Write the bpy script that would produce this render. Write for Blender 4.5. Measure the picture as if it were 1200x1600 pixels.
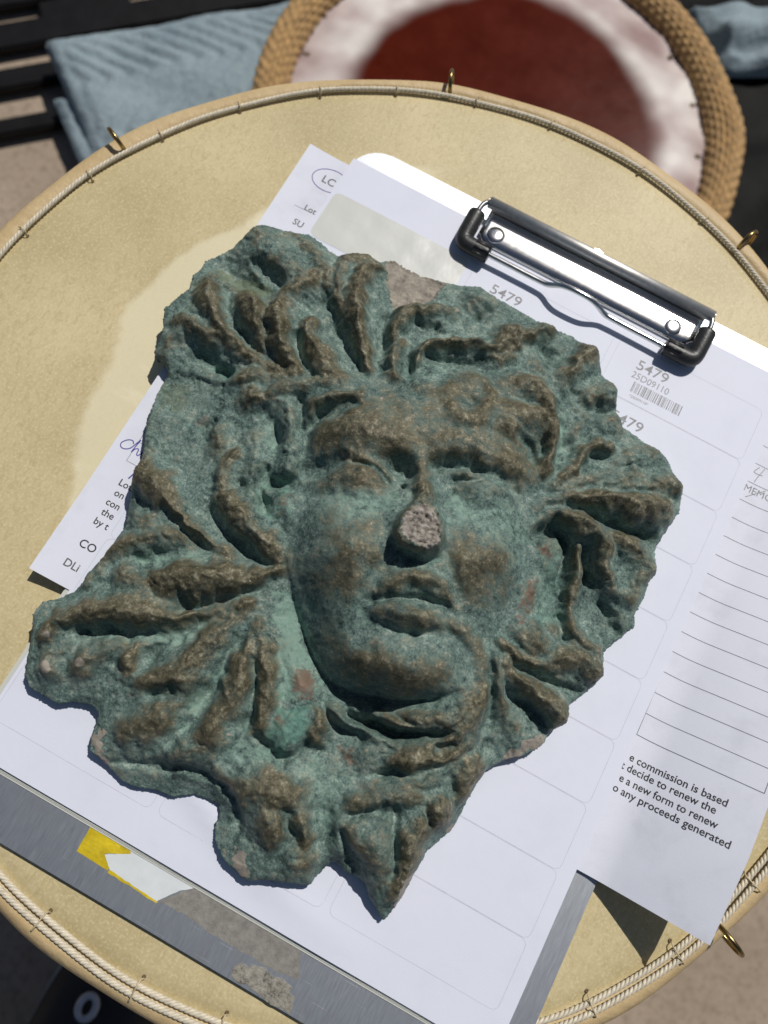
import bpy, bmesh, math, random
import numpy as np
from mathutils import Vector, Matrix

random.seed(4)
for o in list(bpy.data.objects):
    bpy.data.objects.remove(o)
S = bpy.context.scene
COL = S.collection
MM = 0.001

# ------------------------------------------------------------------ camera
# pose measured from the label sheet's 1 inch grid (millimetres, sheet centre = origin)
CAM_R = np.array([[0.8762858929751027, 0.47798972152121144, 0.06040579353755332],
                  [0.47803134675941744, -0.8469526664734954, -0.23271702187165796],
                  [-0.06007549657060124, 0.23280250615814027, -0.9706667439643148]])
CAM_C = np.array([2.9451347511600403, -60.98567252669169, 294.8167966459664])
FPX = 1200.0
cam_data = bpy.data.cameras.new('camera')
cam = bpy.data.objects.new('camera', cam_data)
COL.objects.link(cam)
S.camera = cam
m3 = np.array([CAM_R[0], -CAM_R[1], -CAM_R[2]]).T
mw = Matrix([[*m3[i], CAM_C[i] * MM] for i in range(3)] + [[0, 0, 0, 1]])
cam.matrix_world = mw
cam_data.sensor_fit = 'VERTICAL'
cam_data.sensor_height = 36.0
cam_data.sensor_width = 27.0
cam_data.lens = 36.0 * FPX / 1600.0
cam_data.clip_start = 0.01
cam_data.clip_end = 50.0
cam_data.dof.use_dof = True
cam_data.dof.focus_distance = 0.285
cam_data.dof.aperture_fstop = 8.5

# ------------------------------------------------------------------ light
SUN_EL = math.radians(55)
SUN_AZ = Vector((0.20, 1.0)).normalized()
to_sun = Vector((SUN_AZ.x * math.cos(SUN_EL), SUN_AZ.y * math.cos(SUN_EL), math.sin(SUN_EL)))
world = bpy.data.worlds.new('World')
S.world = world
world.use_nodes = True
wn = world.node_tree.nodes
sky = wn.new('ShaderNodeTexSky')
sky.sky_type = 'NISHITA'
sky.sun_disc = False
sky.sun_elevation = SUN_EL
sky.sun_rotation = math.atan2(SUN_AZ.x, SUN_AZ.y)
world.node_tree.links.new(sky.outputs[0], wn['Background'].inputs[0])
wn['Background'].inputs[1].default_value = 0.05
sun_data = bpy.data.lights.new('sun', 'SUN')
sun_data.energy = 5.0
sun_data.angle = math.radians(0.55)
sun_data.color = (1.0, 0.955, 0.89)
sun = bpy.data.objects.new('sun', sun_data)
sun.rotation_euler = to_sun.to_track_quat('Z', 'Y').to_euler()
COL.objects.link(sun)
S.view_settings.view_transform = 'Standard'
S.view_settings.look = 'None'
S.view_settings.gamma = 1.0
S.view_settings.use_curve_mapping = False
S.view_settings.exposure = -0.58


# ------------------------------------------------------------------ helpers
def unp(u, v, z):
    """point of the plane z (mm) that the photograph shows at u, v"""
    d = CAM_R.T @ np.array([(u - 600) / FPX, (v - 800) / FPX, 1.0])
    return CAM_C + (z - CAM_C[2]) / d[2] * d


def unpv(U, V, Z):
    D = np.stack([(U - 600) / FPX, (V - 800) / FPX, np.ones_like(U)], -1) @ CAM_R
    t = (Z - CAM_C[2]) / D[..., 2]
    return CAM_C[:2] + t[..., None] * D[..., :2]


def tag(o, label=None, cat=None, group=None, kind=None):
    if label: o['label'] = label
    if cat: o['category'] = cat
    if group: o['group'] = group
    if kind: o['kind'] = kind
    return o


def empty(name, label, cat, group=None, loc=(0, 0, 0)):
    o = bpy.data.objects.new(name, None)
    o.empty_display_size = 0.01
    o.location = Vector(loc) * MM
    COL.objects.link(o)
    return tag(o, label, cat, group)


def link(name, me, mat, parent=None, smooth=False):
    o = bpy.data.objects.new(name, me)
    COL.objects.link(o)
    if mat: me.materials.append(mat)
    if parent:
        o.parent = parent
        o.location = -parent.location if parent.type == 'EMPTY' else (0, 0, 0)
    if smooth:
        me.shade_smooth()
    return o


def mk(name, verts, faces, mat, parent=None, smooth=False):
    me = bpy.data.meshes.new(name)
    v = np.asarray(verts, float) * MM
    me.from_pydata(v.tolist(), [], [list(map(int, f)) for f in faces])
    me.update()
    return link(name, me, mat, parent, smooth)


def mkbm(name, bm, mat, parent=None, smooth=False):
    bmesh.ops.recalc_face_normals(bm, faces=bm.faces[:])
    me = bpy.data.meshes.new(name)
    bm.to_mesh(me)
    bm.free()
    me.transform(Matrix.Scale(MM, 4))
    return link(name, me, mat, parent, smooth)


def catmull(P, n=5, closed=False):
    P = np.asarray(P, float)
    out = []
    N = len(P)
    rng = range(N if closed else N - 1)
    for i in rng:
        if closed:
            p0, p1, p2, p3 = P[i - 1], P[i], P[(i + 1) % N], P[(i + 2) % N]
        else:
            p0, p1, p2, p3 = P[max(i - 1, 0)], P[i], P[i + 1], P[min(i + 2, N - 1)]
        for k in range(n):
            t = k / n
            out.append(0.5 * (2 * p1 + (p2 - p0) * t + (2 * p0 - 5 * p1 + 4 * p2 - p3) * t * t
                              + (3 * p1 - p0 - 3 * p2 + p3) * t ** 3))
    if not closed:
        out.append(P[-1])
    return np.array(out)


def tube(path, rad, sides=8, closed=False, up=(0, 0, 1), flat=1.0, caps=True):
    """verts, faces of a tube; rad may be a list; flat squashes along the up side"""
    P = np.asarray(path, float)
    n = len(P)
    rad = np.broadcast_to(np.asarray(rad, float), (n,))
    T = np.roll(P, -1, 0) - np.roll(P, 1, 0) if closed else np.gradient(P, axis=0)
    T /= np.linalg.norm(T, axis=1)[:, None] + 1e-12
    U = np.broadcast_to(np.asarray(up, float), (n, 3))
    A = np.cross(T, U)
    bad = np.linalg.norm(A, axis=1) < 1e-3
    A[bad] = np.cross(T[bad], (0, 1, 0.01))
    A /= np.linalg.norm(A, axis=1)[:, None]
    B = np.cross(A, T)
    a = np.arange(sides) * 2 * np.pi / sides
    V = P[:, None] + rad[:, None, None] * (np.cos(a)[None, :, None] * A[:, None] + flat * np.sin(a)[None, :, None] * B[:, None])
    F = []
    for i in range(n if closed else n - 1):
        j = (i + 1) % n
        for k in range(sides):
            l = (k + 1) % sides
            F.append((i * sides + k, i * sides + l, j * sides + l, j * sides + k))
    if not closed and caps:
        F.append(tuple(range(sides)))
        F.append(tuple((n - 1) * sides + k for k in reversed(range(sides))))
    return V.reshape(-1, 3), F


def join(parts):
    V, F, o = [], [], 0
    for v, f in parts:
        V.append(np.asarray(v, float))
        F += [tuple(i + o for i in ff) for ff in f]
        o += len(v)
    return np.concatenate(V), F


def revolve(profile, seg=128, centre=(0, 0), warp=None):
    pr = np.asarray(profile, float)
    V, F = [], []
    n = len(pr)
    for i in range(seg):
        a = 2 * math.pi * i / seg
        for r, z in pr:
            dr, dz = warp(a, r, z) if warp else (0, 0)
            V.append((centre[0] + (r + dr) * math.cos(a), centre[1] + (r + dr) * math.sin(a), z + dz))
    for i in range(seg):
        j = (i + 1) % seg
        for k in range(n - 1):
            F.append((i * n + k, j * n + k, j * n + k + 1, i * n + k + 1))
    return np.array(V), F


def prism(poly, z0, z1):
    """flat polygon given thickness"""
    n = len(poly)
    V = [(x, y, z0) for x, y in poly] + [(x, y, z1) for x, y in poly]
    F = [tuple(range(n - 1, -1, -1)), tuple(range(n, 2 * n))]
    F += [(i, (i + 1) % n, n + (i + 1) % n, n + i) for i in range(n)]
    return np.array(V, float), F


def rrect(x0, y0, x1, y1, r, n=5):
    P = []
    for cx, cy, a0 in ((x1 - r, y1 - r, 0), (x0 + r, y1 - r, 90), (x0 + r, y0 + r, 180), (x1 - r, y0 + r, 270)):
        for k in range(n + 1):
            a = math.radians(a0 + 90 * k / n)
            P.append((cx + r * math.cos(a), cy + r * math.sin(a)))
    return P


# ------------------------------------------------------------------ material helpers
class NT:
    def __init__(self, name):
        self.m = bpy.data.materials.new(name)
        self.m.use_nodes = True
        self.t = self.m.node_tree
        self.n = self.t.nodes
        self.b = self.n['Principled BSDF']
        self.pos = None

    def new(self, kind, **kw):
        nd = self.n.new(kind)
        for k, v in kw.items():
            setattr(nd, k, v)
        return nd

    def set(self, nd, i, v):
        if hasattr(v, 'is_linked') or isinstance(v, bpy.types.NodeSocket):
            self.t.links.new(v, nd.inputs[i])
        else:
            nd.inputs[i].default_value = v

    def coord(self, scale=(1, 1, 1), rot=(0, 0, 0)):
        if self.pos is None:
            self.pos = self.new('ShaderNodeTexCoord').outputs['Object']
        mp = self.new('ShaderNodeMapping')
        self.set(mp, 0, self.pos)
        mp.inputs['Scale'].default_value = scale
        mp.inputs['Rotation'].default_value = rot
        return mp.outputs[0]

    def noise(self, scale, detail=4, rough=0.55, vec=None, dist=0.0, color=False):
        nd = self.new('ShaderNodeTexNoise')
        self.set(nd, 'Vector', vec if vec is not None else self.coord())
        nd.inputs['Scale'].default_value = scale
        nd.inputs['Detail'].default_value = detail
        nd.inputs['Roughness'].default_value = rough
        nd.inputs['Distortion'].default_value = dist
        return nd.outputs[1 if color else 0]

    def voronoi(self, scale, feature='F1', vec=None):
        nd = self.new('ShaderNodeTexVoronoi', feature=feature)
        self.set(nd, 'Vector', vec if vec is not None else self.coord())
        nd.inputs['Scale'].default_value = scale
        return nd.outputs[0]

    def ramp(self, fac, stops, interp='LINEAR'):
        nd = self.new('ShaderNodeValToRGB')
        nd.color_ramp.interpolation = interp
        e = nd.color_ramp.elements
        while len(e) < len(stops):
            e.new(0.5)
        for s, (p, c) in zip(e, stops):
            s.position = p
            s.color = (*c, 1) if len(c) == 3 else c
        self.set(nd, 0, fac)
        return nd.outputs[0]

    def mix(self, fac, a, b, mode='MIX'):
        nd = self.new('ShaderNodeMix', data_type='RGBA', blend_type=mode)
        self.set(nd, 0, fac)
        self.set(nd, 6, a if not isinstance(a, tuple) else (*a, 1))
        self.set(nd, 7, b if not isinstance(b, tuple) else (*b, 1))
        return nd.outputs[2]

    def math(self, op, a, b=0.0, c=0.0, clamp=False):
        nd = self.new('ShaderNodeMath', operation=op, use_clamp=clamp)
        self.set(nd, 0, a); self.set(nd, 1, b); self.set(nd, 2, c)
        return nd.outputs[0]

    def step(self, v, lo, hi):
        nd = self.new('ShaderNodeMapRange', interpolation_type='SMOOTHSTEP')
        self.set(nd, 0, v); self.set(nd, 1, lo); self.set(nd, 2, hi)
        return nd.outputs[0]

    def attr(self, name):
        return self.new('ShaderNodeAttribute', attribute_name=name).outputs['Fac']

    def bump(self, h, dist, strength=1.0, prev=None):
        nd = self.new('ShaderNodeBump')
        nd.inputs['Strength'].default_value = strength
        nd.inputs['Distance'].default_value = dist
        self.set(nd, 'Height', h)
        if prev is not None:
            self.set(nd, 'Normal', prev)
        return nd.outputs[0]

    def out(self, color=None, rough=None, metal=None, normal=None, **kw):
        if color is not None: self.set(self.b, 'Base Color', (*color, 1) if isinstance(color, tuple) else color)
        if rough is not None: self.set(self.b, 'Roughness', rough)
        if metal is not None: self.set(self.b, 'Metallic', metal)
        if normal is not None: self.set(self.b, 'Normal', normal)
        for k, v in kw.items():
            self.set(self.b, k, v)
        return self.m


def plain(name, color, rough=0.5, metal=0.0, var=0.15, scale=200.0, bump=0.0, bscale=None):
    t = NT(name)
    n = t.noise(scale, 5)
    c = t.mix(t.ramp(n, [(0.3, (0, 0, 0)), (0.7, (1, 1, 1))]),
              tuple(x * (1 - var) for x in color), tuple(min(1, x * (1 + var)) for x in color))
    nm = t.bump(t.noise(bscale or scale * 2, 4), bump * MM) if bump else None
    return t.out(c, rough, metal, nm)


def M_paper(name, color, bump=0.05, dirt=0.04):
    t = NT(name)
    n = t.noise(60, 5, 0.6)
    f = t.noise(1500, 3, 0.6)
    c = t.mix(t.step(n, 0.45, 0.8), color, tuple(x * (1 - dirt) for x in color))
    nm = t.bump(t.noise(35, 3), 0.35 * MM, 0.6)
    nm = t.bump(f, bump * MM, 0.6, nm)
    return t.out(c, 0.62, 0.0, nm)


def M_aluminium():
    t = NT('brushed_aluminium')
    br = t.noise(1.0, 3, 0.6, t.coord((3500, 160, 100)))
    sc = t.noise(1.0, 2, 0.5, t.coord((40, 2600, 100), (0, 0, 0.35)))
    pit = t.noise(120, 6, 0.65)
    c = t.mix(br, (0.46, 0.49, 0.52), (0.60, 0.63, 0.67))
    c = t.mix(t.math('MULTIPLY', t.step(pit, 0.5, 0.75), .6), c, (0.50, 0.50, 0.51))
    scr = t.step(sc, 0.70, 0.76)
    c = t.mix(scr, c, (0.95, 0.95, 0.95))
    r = t.math('MULTIPLY_ADD', br, 0.16, 0.41)
    nm = t.bump(br, 0.02 * MM, 0.5)
    return t.out(c, r, 1.0, nm)


def M_skin():
    t = NT('rawhide_skin')
    a = t.noise(14, 5, 0.55)
    fib = t.noise(1.0, 5, 0.65, t.coord((520, 260, 260), (0, 0, 0.5)), 0.8)
    fine = t.noise(900, 3, 0.6)
    c = t.mix(t.ramp(a, [(0.3, (0, 0, 0)), (0.7, (1, 1, 1))]), (0.46, 0.385, 0.205), (0.66, 0.56, 0.33))
    c = t.mix(t.math('MULTIPLY', t.step(fib, 0.40, 0.80), 0.75), c, (0.43, 0.335, 0.165))
    c = t.mix(t.math('MULTIPLY', t.step(fine, 0.45, 0.75), .6), c, (0.72, 0.62, 0.39))
    # a paler disc on the left part of the hide, with a soft rim
    sep = t.new('ShaderNodeSeparateXYZ'); t.set(sep, 0, t.coord())
    dx = t.math('ADD', sep.outputs[0], -0.003)
    dy = t.math('ADD', sep.outputs[1], -0.032)
    r = t.math('SQRT', t.math('ADD', t.math('MULTIPLY', dx, dx), t.math('MULTIPLY', dy, dy)))
    r = t.math('ADD', r, t.math('MULTIPLY_ADD', t.noise(18, 4), 0.030, -0.015))
    left = t.step(sep.outputs[0], -0.06, -0.09)
    pale = t.math('MULTIPLY', t.step(r, 0.1535, 0.1495), left)
    c = t.mix(t.math('MULTIPLY', pale, 0.7), c, (0.76, 0.70, 0.49))
    smud = t.step(t.noise(38, 5, 0.6, t.coord((1, 2.2, 1), (0, 0, 0.6))), 0.56, 0.72)
    c = t.mix(t.math('MULTIPLY', t.math('MULTIPLY', smud, pale), 0.5), c, (0.83, 0.77, 0.58))
    # rim: redder, more worn
    dxr = t.math('ADD', sep.outputs[0], 0.0155)
    dyr = t.math('ADD', sep.outputs[1], -0.0172)
    rr = t.math('SQRT', t.math('ADD', t.math('MULTIPLY', dxr, dxr), t.math('MULTIPLY', dyr, dyr)))
    rim = t.step(rr, 0.1955, 0.1985)
    c = t.mix(t.math('MULTIPLY', rim, 0.65), c, t.mix(t.noise(45, 5), (0.44, 0.27, 0.115), (0.66, 0.50, 0.28)))
    nm = t.bump(fib, 0.06 * MM, 0.4)
    nm = t.bump(t.noise(30, 3), 0.8 * MM, 0.35, nm)
    nm = t.bump(t.math('MULTIPLY', t.noise(110, 4, .6), rim), 2.0 * MM, 0.45, nm)
    return t.out(c, 0.55, 0.0, nm)


def M_bronze():
    t = NT('patinated_bronze')
    n1 = t.noise(70, 6, 0.62)
    n2 = t.noise(340, 5, 0.66)
    n3 = t.noise(1250, 5, 0.72)
    mott = t.math('ADD', t.math('MULTIPLY', n1, 0.30), t.math('ADD', t.math('MULTIPLY', n2, 0.32), t.math('MULTIPLY', n3, 0.42)))
    teal = t.ramp(mott, [(0.40, (0.018, 0.034, 0.031)), (0.48, (0.088, 0.143, 0.128)), (0.55, (0.165, 0.242, 0.214)), (0.63, (0.390, 0.475, 0.425))])
    # crusty pale bloom
    pale = t.step(t.math('ADD', t.attr('pale'), t.math('MULTIPLY_ADD', n2, 1.2, -0.6)), 0.30, 0.85)
    teal = t.mix(t.math('MULTIPLY', pale, 0.7), teal, t.mix(n3, (0.155, 0.285, 0.235), (0.31, 0.45, 0.375)))
    em = t.step(t.math('ADD', t.attr('emerald'), t.math('MULTIPLY_ADD', n2, 1.0, -0.5)), 0.3, 0.9)
    teal = t.mix(t.math('MULTIPLY', em, 0.75), teal, t.mix(n2, (0.045, 0.165, 0.125), (0.17, 0.37, 0.29)))
    brown = t.ramp(t.math('ADD', t.math('MULTIPLY', n2, 0.55), t.math('MULTIPLY', n3, 0.45)),
                   [(0.38, (0.028, 0.025, 0.015)), (0.46, (0.093, 0.084, 0.050)), (0.54, (0.158, 0.145, 0.092)), (0.63, (0.340, 0.325, 0.245))])
    bm_ = t.step(t.math('ADD', t.attr('brown'), t.math('ADD', t.math('MULTIPLY_ADD', n1, 1.9, -0.95), t.math('ADD', t.math('MULTIPLY_ADD', n2, 1.9, -0.95), t.math('MULTIPLY_ADD', n3, 1.6, -0.80)))), 0.08, 1.02)
    c = t.mix(bm_, teal, brown)
    ol = t.step(t.math('ADD', t.attr('olive'), t.math('MULTIPLY_ADD', n1, 0.7, -0.35)), 0.2, 0.9)
    c = t.mix(t.math('MULTIPLY', ol, 0.65), c, t.mix(n2, (0.10, 0.13, 0.072), (0.215, 0.245, 0.14)))
    rd = t.step(t.math('ADD', t.attr('red'), t.math('MULTIPLY_ADD', n2, 0.9, -0.45)), 0.3, 0.8)
    c = t.mix(t.math('MULTIPLY', rd, 0.8), c, t.mix(n2, (0.105, 0.060, 0.042), (0.23, 0.135, 0.092)))
    gr = t.step(t.math('ADD', t.attr('grey'), t.math('MULTIPLY_ADD', n2, 0.5, -0.25)), 0.35, 0.65)
    c = t.mix(gr, c, t.mix(n2, (0.19, 0.165, 0.135), (0.46, 0.415, 0.355)))
    # pores, dark specks and tiny bright scuffs
    pores = t.step(t.noise(520, 4, 0.75), 0.62, 0.70)
    c = t.mix(t.math('MULTIPLY', pores, 0.55), c, (0.022, 0.030, 0.027))
    fl = t.step(t.noise(640, 2, 0.5), 0.735, 0.77)
    c = t.mix(t.math('MULTIPLY', fl, 0.55), c, (0.55, 0.53, 0.48))
    met = t.math('MULTIPLY', bm_, 0.25)
    r = t.math('SUBTRACT', t.math('MULTIPLY_ADD', n3, 0.30, 0.56), t.math('MULTIPLY', bm_, 0.17))
    nm = t.bump(n2, 0.18 * MM, 0.55)
    nm = t.bump(n3, 0.34 * MM, 0.8, nm)
    nm = t.bump(t.noise(2600, 3, 0.6), 0.20 * MM, 0.7, nm)
    return t.out(c, r, met, nm)


def M_break(name='broken_core'):
    t = NT(name)
    a = t.noise(420, 6, 0.7)
    v = t.noise(900, 4, 0.7)
    c = t.ramp(a, [(0.38, (0.030, 0.027, 0.023)), (0.45, (0.25, 0.225, 0.195)), (0.65, (0.46, 0.425, 0.38))])
    nm = t.bump(a, 1.0 * MM, 0.9)
    nm = t.bump(v, 0.4 * MM, 0.8, nm)
    return t.out(c, 0.75, 0.0, nm)


def M_ground():
    t = NT('concrete_ground')
    a = t.noise(9, 6, 0.65)
    b = t.noise(160, 5, 0.7)
    c = t.ramp(a, [(0.3, (0.30, 0.235, 0.175)), (0.7, (0.42, 0.335, 0.26))])
    c = t.mix(t.step(b, 0.45, 0.7), c, (0.24, 0.185, 0.135))
    return t.out(c, 0.85, 0.0, t.bump(b, 1.5 * MM, 0.6))


def M_blanket():
    t = NT('moving_blanket_cloth')
    a = t.noise(18, 5, 0.6)
    w = t.noise(700, 3, 0.6)
    c = t.ramp(a, [(0.3, (0.155, 0.220, 0.262)), (0.7, (0.25, 0.325, 0.365))])
    c = t.mix(t.step(w, 0.4, 0.7), c, (0.33, 0.40, 0.43))
    c = t.mix(t.step(t.noise(7, 4), 0.60, 0.68), c, (0.26, 0.275, 0.235))
    return t.out(c, 0.9, 0.0, t.bump(w, 0.6 * MM, 0.7, t.bump(t.noise(55, 4, .6), 6 * MM, .7)))


paper_top = M_paper('label_sheet_paper', (0.70, 0.73, 0.84))
paper_form = M_paper('form_paper', (0.70, 0.725, 0.82), 0.07, 0.13)
paper_pack = M_paper('backing_paper', (0.56, 0.575, 0.53))
ink_black = plain('black_print', (0.030, 0.030, 0.036), 0.55)
ink_grey = plain('grey_print', (0.21, 0.21, 0.23), 0.55, var=0.5, scale=1800)
ink_line = plain('table_rule_print', (0.09, 0.09, 0.11), 0.55)
ink_blue = plain('blue_ballpoint', (0.06, 0.045, 0.30), 0.4)
die_line = plain('die_cut_edge', (0.50, 0.51, 0.60), 0.6)
liner = NT('waxed_liner')
liner = liner.out(liner.mix(liner.noise(45, 4), (0.59, 0.60, 0.575), (0.68, 0.69, 0.66)), 0.30, 0.0,
                  liner.bump(liner.noise(70, 4, 0.5), 0.7 * MM, 0.5))
alu = M_aluminium()
chrome = NT('chromed_steel')
chrome = chrome.out((0.70, 0.69, 0.68), chrome.math('MULTIPLY_ADD', chrome.noise(400, 4), 0.10, 0.16), 1.0)
satin = plain('satin_steel', (0.72, 0.70, 0.66), 0.50, 1.0, 0.1, 500)
rubber = plain('black_rubber', (0.022, 0.023, 0.024), 0.42, 0, 0.3, 400, 0.1)
skin = M_skin()
rope_mat = plain('nylon_cord', (0.63, 0.57, 0.45), 0.42, 0, 0.18, 500, 0.05, 2500)
wood = plain('drum_shell_wood', (0.20, 0.115, 0.055), 0.5, 0, 0.4, 40)
brass = plain('aged_brass', (0.33, 0.235, 0.10), 0.28, 1.0, 0.35, 300)
bronze = M_bronze()
core = M_break()
ground_mat = M_ground()

# ------------------------------------------------------------------ ground
GZ = -420.0
g = mk('ground', [(-9000, -9000, GZ), (9000, -9000, GZ), (9000, 9000, GZ), (-9000, 9000, GZ)], [(0, 1, 2, 3)], ground_mat)
tag(g, kind='structure')

# ------------------------------------------------------------------ main drum
DC = (-15.5, 17.2)
DRUM_Z = -4.6
drum = empty('drum', 'large round drum with a cream rawhide head carrying the clipboard', 'drum', loc=(DC[0], DC[1], GZ))


def skin_warp(a, r, z):
    k = max(0.0, min(1.0, (r - 60) / 140))
    w = 0.35 * math.sin(7 * a + 1) + 0.25 * math.sin(13 * a) + 0.2 * math.sin(29 * a + 2)
    if r > 199:
        return (0.9 * math.sin(5 * a + .6) + 0.5 * math.sin(17 * a), 0.5 * w)
    return (0, -0.12 * k * abs(w))


prof = [(0.01, DRUM_Z)] + [(r, DRUM_Z) for r in range(15, 181, 15)] + [(188, DRUM_Z), (191.5, DRUM_Z - .2), (193.2, DRUM_Z - 1.1),
        (196, DRUM_Z - 1.3), (198, DRUM_Z - .3), (200.5, DRUM_Z + .1), (203, DRUM_Z - 1.0), (205, DRUM_Z - 3.2), (206, DRUM_Z - 6.5),
        (205.8, DRUM_Z - 14), (205.2, DRUM_Z - 40), (204.6, DRUM_Z - 62)]
v, f = revolve(prof, 256, DC, skin_warp)
mk('skin_head', v, f, skin, drum, True)
v, f = revolve([(203.6, DRUM_Z - 8), (203.8, -200), (203.8, GZ + 6), (202, GZ), (194, GZ), (194, DRUM_Z - 10)], 160, DC)
mk('shell', v, f, wood, drum, True)


def cord(r, z, a0, a1, rc, rs, pitch, closed, wob=0.0):
    parts = []
    L = abs(a1 - a0) * r
    turns = round(L / pitch)
    n = int(turns * 9)
    for s in range(3):
        t = np.linspace(0, 1, n, endpoint=not closed)
        a = a0 + (a1 - a0) * t
        ph = 2 * np.pi * (turns * t + s / 3)
        rad = r + rc * np.cos(ph) + wob * np.sin(a * 9 + 1) + 0.5 * wob * np.sin(a * 23)
        P = np.stack([DC[0] + rad * np.cos(a), DC[1] + rad * np.sin(a), z + rc * np.sin(ph)], 1)
        parts.append(tube(P, rs, 6, closed, caps=False))
    return parts


ROPE_R = 195.0
for v, f in cord(ROPE_R, DRUM_Z + 0.55, 0, 2 * math.pi, 0.56, 0.63, 5.6, True, 0.45):
    mk('cord_strand', v, f, rope_mat, drum, True)
for v, f in cord(ROPE_R + 3.0, DRUM_Z + 0.75, math.radians(228), math.radians(362), 0.56, 0.63, 5.6, False, 0.5):
    mk('cord_strand', v, f, rope_mat, drum, True)

stitch_mat = plain('hide_lacing', (0.55, 0.46, 0.30), 0.6, 0, 0.3, 600)
hole_mat = plain('punched_hole', (0.16, 0.11, 0.06), 0.9)
for (u, vv) in [(35, 360), (140, 275), (250, 210), (372, 163), (500, 142), (620, 140), (745, 158), (860, 200), (1000, 270), (1100, 345),
               (71, 1429), (217, 1537), (1171, 1376), (1054, 1484), (921, 1564), (350, 1590)]:
    p = unp(u, vv, DRUM_Z)
    a = math.atan2(p[1] - DC[1], p[0] - DC[0])
    er = np.array([math.cos(a), math.sin(a), 0]); et = np.array([-math.sin(a), math.cos(a), 0]); ez = np.array([0, 0, 1.])
    dbl = vv > 1000
    rc = ROPE_R + (1.4 if dbl else 0)
    c0 = np.array([DC[0], DC[1], DRUM_Z + 0.5]) + er * rc
    hw = 3.9 if dbl else 2.2
    loop = [c0 + er * (-hw) - ez * 0.9 + et * 0.9, c0 + er * (-hw * .9) + ez * .9, c0 + ez * 1.95 + et * random.uniform(-.4, .4), c0 + er * hw * .9 + ez * .9, c0 + er * hw - ez * .9 - et * .6]
    v, f = tube(catmull(loop, 4), 0.27, 6)
    st = mk('lacing_stitch', v, f, stitch_mat, drum, True)
    hp = c0 - er * (hw + 0.7) + et * 0.5
    hp[2] = DRUM_Z
    ring = [hp + 0.42 * (math.cos(t) * er + math.sin(t) * et * 1.3) + ez * 0.02 for t in np.linspace(0, 2 * math.pi, 9)[:-1]]
    v, f = join([tube(np.array(ring), 0.2, 5, True), ([*(np.array(ring) - ez * 0.0)], [tuple(range(8))])])
    mk('stitch_hole', v, f, hole_mat, drum, True)

for ang, big in ((155.5, 5.2), (110.6, 5.0), (65.8, 5.2), (20.8, 5.2), (-24.6, 6.6), (-69.6, 5.5)):
    a = math.radians(ang)
    er = np.array([math.cos(a), math.sin(a), 0]); et = np.array([-math.sin(a), math.cos(a), 0]); ez = np.array([0, 0, 1.])
    tilt = random.uniform(-0.25, 0.25)
    c0 = np.array([DC[0], DC[1], DRUM_Z + 0.6]) + er * (199.5 + big * .55)
    P = [c0 + big * (math.cos(t) * er + math.sin(t) * (ez + tilt * et)) for t in np.linspace(0, 2 * math.pi, 33)[:-1]]
    v, f = tube(np.array(P), 0.95, 8, True, up=et)
    mk('brass_ring', v, f, brass, drum, True)

# ------------------------------------------------------------------ clipboard
board = empty('clipboard', 'scuffed aluminium clipboard with a sprung chrome clip lying on the drum', 'clipboard', loc=(0, 0, DRUM_Z))
BZ = -2.0
bx0, by0, bx1, by1 = -104.5, -161.0, 118.0, 156.0
pl = []
for cx, cy, a0, r in ((bx1 - 14, by1 - 14, 0, 14), (bx0 + 14, by1 - 14, 90, 14), (bx0 + 6, by0 + 6, 180, 6), (bx1 - 6, by0 + 6, 270, 6)):
    pl += [(cx + r * math.cos(math.radians(a0 + 90 * k / 8)), cy + r * math.sin(math.radians(a0 + 90 * k / 8))) for k in range(9)]
bm = bmesh.new()
v, f = prism(pl, DRUM_Z + 0.05, BZ)
vs = [bm.verts.new(p) for p in v]
for ff in f: bm.faces.new([vs[i] for i in ff])
bmesh.ops.bevel(bm, geom=[e for e in bm.edges if abs(e.verts[0].co.z - e.verts[1].co.z) < 1e-6], offset=0.25, segments=2, affect='EDGES')
mkbm('board_panel', bm, alu, board)


def rough_poly(P, amp, n=6, seed=0):
    rs = np.random.RandomState(seed)
    out = []
    for i in range(len(P)):
        a, b = np.array(P[i], float), np.array(P[(i + 1) % len(P)], float)
        for k in range(n):
            q = a + (b - a) * k / n
            out.append(tuple(q + rs.uniform(-amp, amp, 2) * (0.3 if k == 0 else 1)))
    return out


yel = plain('yellow_tape', (0.62, 0.47, 0.02), 0.35, 0, 0.25, 120, 0.8, 220)
resid_w = plain('torn_label_paper', (0.66, 0.70, 0.72), 0.6, 0, 0.05)
resid_g = NT('old_adhesive')
rn = resid_g.noise(350, 6, 0.7)
resid_g = resid_g.out(resid_g.ramp(rn, [(0.3, (0.17, 0.16, 0.145)), (0.7, (0.30, 0.285, 0.26))]), 0.6, 0.0, resid_g.bump(rn, 0.4 * MM, 0.7))
resid_d = NT('dirty_adhesive')
rn = resid_d.noise(280, 6, 0.75)
resid_d = resid_d.out(resid_d.ramp(rn, [(0.36, (0.05, 0.048, 0.04)), (0.5, (0.27, 0.255, 0.215)), (0.7, (0.42, 0.40, 0.35))]), 0.6, 0.0, resid_d.bump(rn, 0.9 * MM, 0.9))


def on_board(px, z=BZ):
    return [tuple(unp(u, w, z)[:2]) for u, w in px]


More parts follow.
